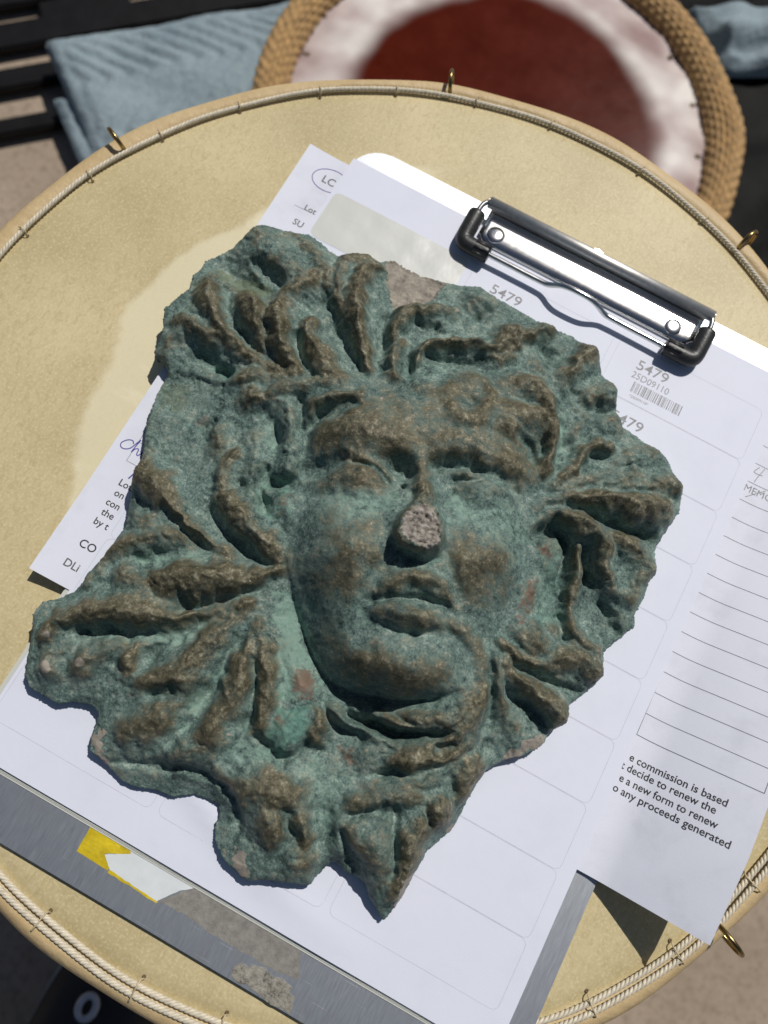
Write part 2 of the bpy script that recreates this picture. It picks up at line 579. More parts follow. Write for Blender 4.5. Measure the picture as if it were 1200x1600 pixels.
v, f = prism(rough_poly(on_board([(143, 1288), (178, 1308), (204, 1330), (205, 1334), (163, 1334), (171, 1356), (168, 1360), (120, 1330)]), 0.12, 5, 1), BZ + .004, BZ + 0.09)
mk('yellow_tape_scrap', v, f, yel, board)
v, f = prism(rough_poly(on_board([(200, 1324), (318, 1386), (282, 1391), (245, 1408), (172, 1361), (163, 1335), (204, 1333)]), 0.12, 5, 2), BZ + .004, BZ + 0.06)
mk('torn_label', v, f, resid_w, board)
v, f = prism(rough_poly(on_board([(310, 1386), (385, 1420), (470, 1478), (468, 1530), (440, 1522), (400, 1500), (330, 1460), (290, 1430), (250, 1409), (282, 1393)]), 0.4, 8, 3), BZ + .002, BZ + 0.035)
mk('adhesive_patch', v, f, resid_g, board)
v, f = prism(rough_poly(on_board([(374, 1505), (400, 1508), (452, 1540), (460, 1560), (455, 1582), (430, 1572), (398, 1548), (360, 1524)]), 0.8, 5, 4), BZ + .003, BZ + 0.16)
mk('adhesive_patch', v, f, resid_d, board)
v, f = prism(rough_poly(on_board([(171, 1359), (247, 1409), (244, 1411), (168, 1363)]), 0.22, 12, 5), BZ + .005, BZ + 0.07)
mk('yellow_tape_edge', v, f, yel, board)

# clip: rolled hinge, sloping jaw plate, wire bail, rubber corners
CX0, CX1 = -41.0, 66.0
prof = [(151.2, 4.0), (149.6, 3.2), (148.0, 2.95), (146, 2.86), (143.5, 2.76), (141.0, 2.66), (139.2, 2.5), (138.0, 2.2), (136.8, 1.6), (135.8, .85)]
V, F = [], []
xs = np.linspace(CX0 + 2, CX1 - 2, 40)
np_ = len(prof)
for x in xs:
    e = min(x - CX0 - 2, CX1 - 2 - x)
    cut = max(0, 4 - e) * 0.9
    for k, (y, z) in enumerate(prof):
        yy = max(y, prof[-1][0] + cut)
        V.append((x, yy, z + 0.15 * math.sin(x * .05)))
for i in range(len(xs) - 1):
    for k in range(np_ - 1):
        F.append((i * np_ + k, i * np_ + k + 1, (i + 1) * np_ + k + 1, (i + 1) * np_ + k))
jaw = mk('jaw_plate', V, F, chrome, board, True)
sm = jaw.modifiers.new('thick', 'SOLIDIFY'); sm.thickness = 0.7 * MM; sm.offset = -1
# rolled hinge: open roll section
rollp = [(151.8 + 2.5 * math.cos(a), 6.4 + 2.5 * math.sin(a)) for a in np.radians(np.linspace(-110, 215, 22))]
V, F = [], []
for x in (CX0, CX1):
    V += [(x, y, z) for y, z in rollp]
n = len(rollp)
F = [(k, k + 1, n + k + 1, n + k) for k in range(n - 1)]
roll = mk('hinge_roll', V, F, satin, board, True)
sm = roll.modifiers.new('thick', 'SOLIDIFY'); sm.thickness = 0.7 * MM; sm.offset = -1
v, f = tube([(CX0 - .5, 151.6, 7.0), (CX1 + .5, 151.6, 7.0)], 1.7, 12)
mk('hinge_pin', v, f, chrome, board, True)
base = [(CX0 + 6, 136.6), (CX1 - 6, 136.6), (CX1 - 2, 140), (CX1 - 2, 151), (20, 153), (17, 157.5), (10.5, 160), (4, 157.5), (1, 153), (CX0 + 2, 151), (CX0 + 2, 140)]
v, f = prism([(x, y) for x, y in base], 0.12, 0.75)
mk('base_plate', v, f, chrome, board)
for x in (-32.0, 53.5):
    v, f = revolve([(0.01, 3.3), (2.0, 3.2), (3.2, 3.0), (3.9, 2.6), (4.0, 1.2)], 24, (x, 141.5))
    mk('rivet', v, f, chrome, board, True)
WZ = 4.6
wl, wr = -43.2, 66.8
path = [(wl + 1.5, 151.0, 6.8), (wl, 148, 6.6), (wl - .4, 140, 5.6), (wl - .2, 133, WZ), (wl + .6, 130.6, WZ), (wl + 3, 129.9, WZ), (-20, 129.9, WZ), (-5, 129.9, WZ + .1), (-1, 129.9, WZ + 1.0), (3.5, 129.9, WZ + 4.2),
        (8, 129.8, WZ + 5.6), (15.5, 129.8, WZ + 5.6), (20, 129.7, WZ + 4.2), (24.5, 129.7, WZ + 1.0), (28.5, 129.7, WZ + .1), (44, 129.6, WZ), (wr - 3, 129.6, WZ), (wr - .6, 130.4, WZ), (wr + .2, 133, WZ), (wr + .4, 140, 5.6), (wr, 148, 6.6), (wr - 1.5, 151, 6.8)]
v, f = tube(catmull(path, 5), 1.15, 12)
mk('wire_bail', v, f, chrome, board, True)
for sgn, xc in ((1, wl), (-1, wr)):
    pth = catmull([(xc, 144.6, 6.1), (xc, 138, 5.4), (xc + sgn * .15, 132.4, WZ), (xc + sgn * 1.6, 130.2, WZ), (xc + sgn * 5, 129.8, WZ), (xc + sgn * 13.2, 129.8, WZ)], 5)
    rad = np.full(len(pth), 3.75); rad[0] = 3.4; rad[-1] = 3.4
    v, f = tube(pth, rad, 16, flat=0.92)
    rb = mk('rubber_corner', v, f, rubber, board, True)
    parts = []
    for k in range(6):
        a = math.radians(-10 + 40 * k)
        off = np.array([0, math.cos(a), math.sin(a)]) * 3.45
        q = [np.array([xc + sgn * 6.2, 129.8, WZ]) + off, np.array([xc + sgn * 13.0, 129.8, WZ]) + off * 0.98]
        parts.append(tube(q, 0.55, 6))
    v, f = join(parts)
    r_ = mk('grip_ribs', v, f, rubber, rb, True)

# ------------------------------------------------------------------ papers
pack = empty('label_sheet_pack', 'pale greenish edge of the paper pack under the top label sheet', 'paper', loc=(0, 0, BZ))
for k, (dx, dy, z) in enumerate(((-.6, -2.3, BZ + .10), (.3, -1.6, BZ + .42), (-.2, -1.1, BZ + .74), (.1, -.6, BZ + 1.02))):
    v, f = prism([(-106 + dx, -139.7 + dy), (108.6 + dx, -139.4 + dy), (108.4 + dx, 139.7), (-106 + dx, 139.7)], z, z + 0.26)
    mk('sheet', v, f, paper_pack, pack)

FZ = -0.24
# landscape form, its right edge curling up past the edge of the board
FX0, FY0, FW, FH = -121.0, -75.4, 279.4, 215.9
FROT = math.radians(0.75)


def form_pt(sx, sy, dz=0.0):
    """sx, sy: millimetres from the form's lower left corner"""
    x0 = FX0 + sx * math.cos(FROT) - sy * math.sin(FROT)
    y0 = FY0 + sx * math.sin(FROT) + sy * math.cos(FROT)
    t = max(0.0, min(1.0, (70 - y0) / 150))
    th_max = math.radians(16 + 22 * t)
    s = x0 - 112.0
    x, z = x0, FZ
    nx = 0.0
    if s > 0:
        L = 10.0
        if s < L:
            th = th_max * s / L
            x = 112 + s * math.cos(th / 2); z = FZ + s * math.sin(th / 2)
        else:
            x = 112 + L * math.cos(th_max / 2) + (s - L) * math.cos(th_max)
            z = FZ + L * math.sin(th_max / 2) + (s - L) * math.sin(th_max)
            th = th_max
        nx = -math.sin(th)
    # left edge lifts a little, soft waves
    l = max(0.0, -104 - x0)
    z += 0.0035 * l * l + (0.012 * l * max(0, -40 - y0) * 0.2)
    z += 0.25 * math.sin(x0 * .06 + y0 * .04) * min(1, max(0, s) / 20)
    # crease across the lower right corner
    dcr = ((sx - 240) * 0.597 - (sy - 2) * 0.802)
    if dcr > 0 and sx > 236:
        z -= 0.13 * dcr * min(1, (sx - 236) / 10)
    return (x + nx * dz, y0, z + dz * math.sqrt(1 - nx * nx))


def form_flat(u, v, z=FZ):
    """flat form coordinates of a photo point lying on the flat part"""
    p = unp(u, v, z)
    dx, dy = p[0] - FX0, p[1] - FY0
    return dx * math.cos(FROT) + dy * math.sin(FROT), -dx * math.sin(FROT) + dy * math.cos(FROT)


form = empty('consignment_form', 'white printed form with ruled table, its right edge curling off the clipboard', 'paper form', loc=(0, 0, FZ))
FCOL = np.r_[np.linspace(0, 226, 60), np.linspace(228, 252, 40), np.linspace(255, FW, 16)]
nx, ny = len(FCOL) - 1, 50
V, F = [], []
for i in range(nx + 1):
    for j in range(ny + 1):
        V.append(form_pt(FCOL[i], FH * j / ny))
for i in range(nx):
    for j in range(ny):
        a = i * (ny + 1) + j
        F.append((a, a + ny + 1, a + ny + 2, a + 1))
sh = mk('sheet', V, F, paper_form, form, True)
sm = sh.modifiers.new('thick', 'SOLIDIFY'); sm.thickness = 0.1 * MM; sm.offset = -1
es = sh.modifiers.new('crisp', 'EDGE_SPLIT'); es.split_angle = math.radians(35)


def text_mesh(body, size, bold=0.0, spacing=1.0, shear=0.0):
    cu = bpy.data.curves.new('txt', 'FONT')
    cu.body = body
    cu.size = size
    cu.offset = bold
    cu.space_character = spacing
    cu.shear = shear
    cu.resolution_u = 3
    ob = bpy.data.objects.new('txt', cu)
    COL.objects.link(ob)
    bpy.context.view_layer.update()
    dg = bpy.context.evaluated_depsgraph_get()
    me = bpy.data.meshes.new_from_object(ob.evaluated_get(dg))
    V = np.array([v.co[:] for v in me.vertices])
    F = [tuple(p.vertices) for p in me.polygons]
    bpy.data.objects.remove(ob)
    bpy.data.curves.remove(cu)
    bpy.data.meshes.remove(me)
    return V, F


def form_text(body, sx, sy, size, mat=None, width=None, bold=0.012, rot=0.0):
    V, F = text_mesh(body, size, bold * size)
    if width:
        V[:, 0] *= width / V[:, 0].max()
    c, s = math.cos(rot), math.sin(rot)
    W = [form_pt(sx + c * x - s * y, sy + s * x + c * y, 0.05) for x, y, _ in V]
    return mk('printed_text', W, F, mat or ink_black, form)


def ribbon(P, w, dz=0.05, mat=None, name='ruled_line', fn=form_pt, parent=None):
    """flat stroke following P in sheet coordinates"""
    P = np.asarray(P, float)
    T = np.gradient(P, axis=0)
    T /= np.linalg.norm(T, axis=1)[:, None] + 1e-9
    Nn = np.stack([-T[:, 1], T[:, 0]], 1)
    w = np.broadcast_to(np.asarray(w, float), (len(P),))
    A = P + Nn * w[:, None] / 2
    B = P - Nn * w[:, None] / 2
    V = [fn(x, y, dz) for x, y in A] + [fn(x, y, dz) for x, y in B]
    n = len(P)
    F = [(i, n + i, n + i + 1, i + 1) for i in range(n - 1)]
    return mk(name, V, F, mat or ink_line, parent or form)


def seg(a, b, n=14):
    return np.stack([np.linspace(a[0], b[0], n), np.linspace(a[1], b[1], n)], 1)


# text on the left margin of the form
for body, px, size in (('LC', (501, 283), 5.2), ('Lot', (474, 327), 4.0), ('SU', (456, 349), 4.2), ('Lots', (184, 757), 4.0), ('on', (177, 773), 4.0),
                       ('con', (164, 787), 4.0), ('the', (157, 803), 4.0), ('by t', (145, 817), 4.0), ('CO', (122, 852), 4.6), ('DLi', (98, 882), 4.4)):
    a = form_flat(*px)
    form_text(body, a[0], a[1], size, ink_black if body not in ('LC', 'SU', 'DLi', 'Lot') else plain('faded_print', (0.12, 0.12, 0.13), .6))
ribbon(seg(form_flat(460, 321), form_flat(490, 334)), 0.16)
# blue ink: loop round the LC, the name, a scribble
c = form_flat(516, 283)
loop = [(c[0] + 7.6 * math.cos(a) * (1 + .02 * a), c[1] + 5.6 * math.sin(a) + .6 * math.cos(a)) for a in np.linspace(0.7, 7.3, 60)]
ribbon(loop, 0.36, 0.06, ink_blue, 'ink_loop')
c = form_flat(202, 706)
cc = [(4.4, 3.5), (3.4, 4.5), (1.6, 3.8), (0.2, 1.8), (0.6, .3), (2.2, .0), (4.2, 1.4), (5.4, 4.6), (6.0, 6.2), (5.6, 3.0), (5.4, 0.2), (6.0, 2.0), (7.2, 2.6), (7.6, .6), (8.4, .3), (9.2, 2.4), (9.4, .4), (10.4, .6)]
ribbon(catmull([(c[0] - 4.5 + x, c[1] + y) for x, y in cc], 5), 0.4, 0.06, ink_blue, 'handwriting')
c = form_flat(212, 745)
ribbon(catmull([(c[0] + x - .5, c[1] + y) for x, y in ((-1.5, -2), (0, 2.5), (1, -1.5), (1.6, 3), (2.6, -1), (3, 2))], 5), 0.55, 0.06, ink_blue, 'handwriting')
# small table corner by the left margin
a0, a1, a2 = form_flat(198, 720), form_flat(228, 674), form_flat(240, 744)
ribbon(seg(a0, (a0[0], a0[1] + 17.6)), 0.16)
ribbon(seg(a0, (a0[0] + 60, a0[1])), 0.16)
ribbon(seg((a0[0], a0[1] + 8.8), (a0[0] + 60, a0[1] + 8.8)), 0.16)

# ruled table on the right
ty0 = form_flat(998, 1148)[1]
TXR = 277.0
for k in range(17):
    y = ty0 + 8.78 * k
    ribbon(seg((224, y - .3), (TXR, y), 30), 0.22 if k else 0.26)
ribbon(seg((TXR, ty0), (TXR, ty0 + 8.78 * 16), 30), 0.24)
ribbon(seg((230.9, ty0), (230.9, ty0 + 8.78 * 2.6), 14), 0.22)
for body, px, size, wdt in (('e commission is based', (982, 1187), 4.1, 35.8), ('t decide to renew the', (969, 1199), 4.1, 35.0), ('e a new form to renew', (966, 1219), 4.1, 36.0), ('o any proceeds generated', (956, 1234), 4.1, 42.5)):
    a = form_flat(*px)
    form_text(body, a[0], a[1], size, ink_black, wdt, 0.014)
a = form_flat(1160, 766)
form_text('MEMO', a[0], a[1] + .4, 4.4, ink_grey, None, 0.0)
c = form_flat(1176, 745)
ribbon(catmull([(c[0] + 1.2, c[1] + 5.2), (c[0] - 0.2, c[1] + 2.2), (c[0] + 3.6, c[1] + 2.3)], 5), 0.3, 0.06, ink_grey, 'handwriting')
ribbon(catmull([(c[0] + 3.4, c[1] + 5.6), (c[0] + 2.0, c[1] + 1.0), (c[0] + 1.4, c[1] - 2.0)], 5), 0.3, 0.06, ink_grey, 'handwriting')
ribbon(catmull([(c[0] + 7.0, c[1] - 3.2), (c[0] + 3.5, c[1] - 6.5), (c[0] + .4, c[1] - 9.5)], 5), 0.3, 0.06, ink_grey, 'handwriting')

# top label sheet
label_sheet = empty('label_sheet', 'sheet of blank white sticky labels clipped on top, under the bronze mask', 'label sheet')
LS = 107.0


def sheet_z(x, y):
    z = 0.14 * (1 + math.sin(x * .045 + 1) * math.cos(y * .04)) + .06 * (1 + math.sin(x * .11 - y * .07))
    d = (x * 0.35 + y + 150)          # faint ridge towards the lower edge
    z += 1.5 * math.exp(-((d - 27 - .0022 * (x + 10) ** 2) / 5.0) ** 2) * max(0, min(1, (60 - x) / 80)) * max(0, min(1, (x + 70) / 60))
    return z


def sheet_pt(x, y, dz=0.0):
    return (x, y, sheet_z(x, y) + dz)


nx, ny = 64, 80
V, F = [], []
for i in range(nx + 1):
    for j in range(ny + 1):
        x = -104.2 + (108.9 + 104.2) * i / nx
        y = -139.7 + (144.6 + 139.7) * j / ny
        V.append(sheet_pt(x, y))
for i in range(nx):
    for j in range(ny):
        a = i * (ny + 1) + j
        F.append((a, a + ny + 1, a + ny + 2, a + 1))
sh = mk('sheet', V, F, paper_top, label_sheet, True)
sm = sh.modifiers.new('thick', 'SOLIDIFY'); sm.thickness = 0.12 * MM; sm.offset = -1
es = sh.modifiers.new('crisp', 'EDGE_SPLIT'); es.split_angle = math.radians(35)


def sheet_outline(P, w, mat, name, dz=0.03):
    P = np.asarray(list(P) + [P[0]], float)
    Q = []
    for a, b in zip(P[:-1], P[1:]):
        n = max(1, int(np.linalg.norm(b - a) / 6))
        for k in range(n):
            Q.append(a + (b - a) * k / n)
    Q.append(P[-1])
    return ribbon(np.array(Q), w, dz, mat, name, sheet_pt, label_sheet)


for ci, x0 in enumerate((-102.8, -33.1, 36.6)):
    for r in range(10):
        y1 = 127.0 - 25.4 * r
        if ci == 0 and r == 0:
            continue
        sheet_outline(rrect(x0, y1 - 25.4 + .12, x0 + 66.7, y1 - .12, 2.6, 4), 0.13, die_line, 'label_outline')
# the peeled label leaves its waxed liner bare
pp = rrect(-102.6, 101.8, -36.4, 126.0, 3.0, 5)
cen = np.mean(pp, 0)
V, F = [], []
nx, ny = 40, 16
for i in range(nx + 1):
    for j in range(ny + 1):
        x = -102.6 + 66.2 * i / nx; y = 101.8 + 24.2 * j / ny
        for (ex, ey, sx_, sy_) in ((-102.6, 101.8, 1, 1), (-36.4, 101.8, -1, 1), (-102.6, 126, 1, -1), (-36.4, 126, -1, -1)):
            dx, dy = (ex + 3 * sx_ - x) * sx_, (ey + 3 * sy_ - y) * sy_
            if dx > 0 and dy > 0 and math.hypot(dx, dy) > 3:
                q = 3 / math.hypot(dx, dy)
                x, y = ex + 3 * sx_ - dx * q * sx_, ey + 3 * sy_ - dy * q * sy_
        e = min(x + 102.6, -36.4 - x, y - 101.8, 126 - y)
        V.append(sheet_pt(x, y, 0.05 + 0.16 * min(1, e / 3) * (0.5 + 0.5 * math.sin(x * .31 + y * .22) * math.cos(x * .13 - y * .3))))
for i in range(nx):
    for j in range(ny):
        a = i * (ny + 1) + j
        F.append((a, a + ny + 1, a + ny + 2, a + 1))
mk('peeled_liner', V, F, liner, label_sheet, True)


def sheet_text(body, px, size, mat, bold=0.0, width=None):
    a = unp(px[0], px[1], 0)
    V, F = text_mesh(body, size, bold * size)
    if width: V[:, 0] *= width / V[:, 0].max()
    return mk('printed_text', [sheet_pt(a[0] + x, a[1] + y, 0.04) for x, y, _ in V], F, mat, label_sheet)


sheet_text('5479', (763, 456), 6.6, ink_grey, 0.004, 14.6)
sheet_text('5479', (992, 575), 6.6, ink_grey, 0.004, 14.6)
sheet_text('25D09110', (985, 588), 4.4, ink_grey, -0.004, 17.2)
sheet_text('5479', (951, 652), 6.6, ink_grey, 0.004, 14.6)
sheet_text('25D09110', (941, 668), 4.4, ink_grey, -0.004, 17.2)
sheet_text('5479', (694, 425), 6.6, ink_grey, 0.004, 14.6) if False else None
a = unp(984, 611, 0)
rs = np.random.RandomState(3)
V, F = [], []
x = 0.0
while x < 22.5:
    w = rs.choice([0.22, 0.22, 0.44, 0.6]); gp = rs.choice([0.26, 0.26, 0.5, 0.62])
    b = len(V)
    V += [sheet_pt(a[0] + x, a[1], .04), sheet_pt(a[0] + x + w, a[1], .04), sheet_pt(a[0] + x + w, a[1] + 4.9, .04), sheet_pt(a[0] + x, a[1] + 4.9, .04)]
    F.append((b, b + 1, b + 2, b + 3))
    x += w + gp
mk('barcode', V, F, ink_grey, label_sheet)
a = unp(983, 618, 0)
V, F = text_mesh('*25D09110*', 1.7, 0.0)
mk('printed_text', [sheet_pt(a[0] + x, a[1] + y - .5, .04) for x, y, _ in V], F, ink_grey, label_sheet)
# ------------------------------------------------------------------ bronze relief
def px_in(u, v, z):
    p = unp(u, v, z)
    return p[0], p[1]


# broken outline of the plaque, measured points (photo u, v), then rounding width mm and edge height mm
OUTLINE = [(402, 356, 3, 7), (420, 355, 3, 7), (445, 363, 3, 7), (482, 367, 3, 7), (502, 381, 3, 6), (517, 394, 3, 6), (527, 401, 3, 6), (545, 401, 3, 6), (560, 403, 3, 6), (580, 404, 3, 6),
    (592, 411, 2, 6), (615, 407, 2, 6), (635, 420, 2, 6), (660, 432, 2, 6), (692, 441, 2, 6), (720, 447, 3, 6), (750, 449, 3, 6), (777, 467, 3, 6), (790, 474, 3, 6), (827, 496, 3, 6), (865, 516, 3, 6), (895, 526, 3, 6),
    (912, 544, 3, 6), (922, 546, 4, 6), (935, 562, 4, 6), (940, 587, 3, 6), (957, 604, 3, 6), (962, 617, 3, 6), (960, 632, 3, 6), (962, 647, 3, 6), (972, 669, 3, 6), (992, 680, 3, 6), (1005, 692, 3, 6), (1027, 705, 3, 6), (1037, 712, 3, 6),
    (1045, 722, 3, 6), (1052, 742, 3, 6), (1065, 765, 4, 6), (1064, 780, 3, 6), (1061, 802, 3, 6), (1040, 830, 3, 6), (1030, 847, 3, 6), (1022, 862, 3, 6), (1025, 887, 3, 6), (1022, 900, 3, 6), (1012, 912, 3, 6), (1005, 935, 3, 6),
    (992, 962, 3, 6), (990, 980, 3, 6), (972, 995, 3, 6), (944, 1017, 3, 6), (941, 1037, 3, 6), (940, 1057, 4, 6), (922, 1077, 3, 6), (890, 1100, 3, 6), (880, 1132, 3, 6), (860, 1142, 3, 6), (850, 1160, 2, 6), (837, 1172, 2, 6), (820, 1180, 2, 6),
    (790, 1187, 3, 5), (772, 1196, 3, 5), (757, 1206, 3, 5), (742, 1227, 3, 5), (727, 1256, 4, 4), (718, 1275, 5, 3), (705, 1298, 5, 3), (687, 1312, 5, 3), (667, 1330, 5, 3), (651, 1359, 4, 4), (636, 1388, 3, 4), (616, 1420, 3, 4), (600, 1438, 3, 4),
    (588, 1424, 3, 4), (576, 1400, 3, 4), (570, 1380, 3, 4), (556, 1368, 4, 4), (540, 1362, 4, 4), (528, 1347, 5, 3), (518, 1346, 5, 3), (504, 1358, 4, 4), (485, 1384, 3, 5), (460, 1380, 3, 5), (420, 1375, 3, 5), (387, 1377, 3, 5),
    (367, 1360, 3, 5), (355, 1350, 3, 5), (345, 1335, 4, 4), (335, 1312, 5, 3), (336, 1287, 6, 3), (343, 1270, 8, 3), (343, 1257, 8, 3), (330, 1250, 9, 2.5), (305, 1242, 9, 2.5), (277, 1244, 9, 2.5), (265, 1244, 9, 2.5), (242, 1234, 8, 2.5),
    (215, 1231, 7, 3), (190, 1220, 6, 3), (170, 1200, 5, 4), (157, 1187, 4, 5), (141, 1172, 3, 5), (140, 1160, 3, 5), (147, 1137, 3, 5), (154, 1115, 4, 5), (145, 1102, 5, 4), (130, 1098, 5, 4), (112, 1097, 5, 4), (90, 1101, 5, 4),
    (67, 1086, 4, 4), (45, 1075, 3, 5), (39, 1052, 3, 5), (42, 1025, 3, 6), (49, 1002, 3, 6), (51, 972, 3, 6), (50, 960, 3, 6), (67, 940, 3, 6), (92, 935, 3, 6), (115, 925, 3, 6), (130, 910, 3, 6), (137, 897, 3, 6), (157, 880, 3, 6), (177, 852, 3, 6),
    (197, 820, 3, 6), (200, 800, 3, 6), (205, 770, 3, 6), (212, 741, 3, 6), (222, 722, 3, 6), (227, 685, 3, 6), (229, 655, 3, 6), (237, 637, 3, 6), (247, 612, 2, 6), (256, 598, 2, 5), (263, 582, 1.5, 5), (258, 569, 1.5, 5), (243, 560, 2, 6), (240, 550, 3, 6),
    (245, 540, 3, 7), (253, 522, 3, 7), (255, 500, 3, 7), (256, 482, 3, 7), (265, 477, 3, 7), (280, 462, 3, 7), (295, 452, 3, 7), (302, 430, 3, 7), (315, 420, 3, 7), (320, 408, 3, 7), (340, 400, 3, 7), (365, 388, 3, 7), (385, 370, 3, 7)]

# large form: measured points and estimated heights
MACRO = [(420, 390, 11), (330, 430, 9), (280, 500, 9), (265, 560, 8), (350, 530, 12), (420, 520, 14), (500, 480, 13), (560, 470, 12), (640, 470, 10), (720, 490, 10), (800, 500, 10), (860, 550, 11), (930, 580, 9), (540, 570, 16), (460, 570, 14),
    (620, 570, 18), (700, 570, 17), (780, 590, 17), (850, 600, 13), (940, 640, 9), (1010, 720, 9), (1040, 770, 9), (980, 760, 11), (900, 700, 12), (890, 770, 15), (960, 830, 11), (1000, 900, 9), (930, 900, 10), (970, 970, 8), (860, 880, 11), (850, 940, 11), (900, 1020, 10), (920, 1060, 9), (830, 1020, 14), (860, 1120, 8), (820, 1150, 9),
    (610, 640, 28), (540, 660, 27), (680, 650, 29), (760, 660, 28.5), (830, 660, 22), (640, 605, 23), (720, 610, 23.5), (800, 625, 21), (650, 705, 28), (480, 690, 20), (455, 760, 17), (440, 830, 18), (500, 800, 26), (560, 740, 26), (600, 740, 25.5), (630, 745, 24.5), (560, 800, 30), (600, 830, 31), (530, 860, 30), (480, 880, 23), (700, 760, 25.5), (760, 760, 26), (820, 770, 20), (700, 810, 28), (760, 830, 29), (800, 870, 24), (730, 890, 30), (650, 820, 31), (640, 885, 30), (600, 900, 31), (565, 950, 29), (640, 950, 31), (700, 950, 29), (760, 950, 24), (790, 960, 19), (520, 980, 25.5), (500, 940, 25), (550, 1030, 27), (620, 1020, 30), (690, 1035, 27.5), (740, 1020, 24), (770, 1060, 18), (620, 1075, 29),
    (455, 960, 13), (450, 1020, 13), (470, 1080, 14), (520, 1110, 14), (600, 1130, 16), (680, 1130, 19), (740, 1100, 20), (560, 1170, 14), (640, 1200, 16), (720, 1180, 15), (780, 1140, 12), (690, 1260, 13), (640, 1280, 14), (560, 1260, 12), (500, 1220, 12), (440, 1190, 13), (520, 1310, 9), (590, 1340, 12), (600, 1410, 8), (430, 1260, 14), (400, 1320, 11), (460, 1350, 10), (360, 1200, 14), (300, 1180, 14), (230, 1180, 12), (170, 1150, 9), (190, 1080, 12), (120, 1070, 9), (70, 1040, 9), (80, 960, 9), (140, 960, 11), (200, 960, 13), (300, 960, 14), (260, 1040, 14), (340, 1040, 14), (400, 1050, 14), (400, 960, 16), (430, 890, 19), (360, 870, 16), (280, 870, 14), (200, 870, 10), (250, 780, 12), (300, 750, 12), (240, 700, 10), (280, 620, 9), (340, 640, 11), (360, 720, 14), (400, 660, 14), (400, 780, 16), (420, 610, 15)]

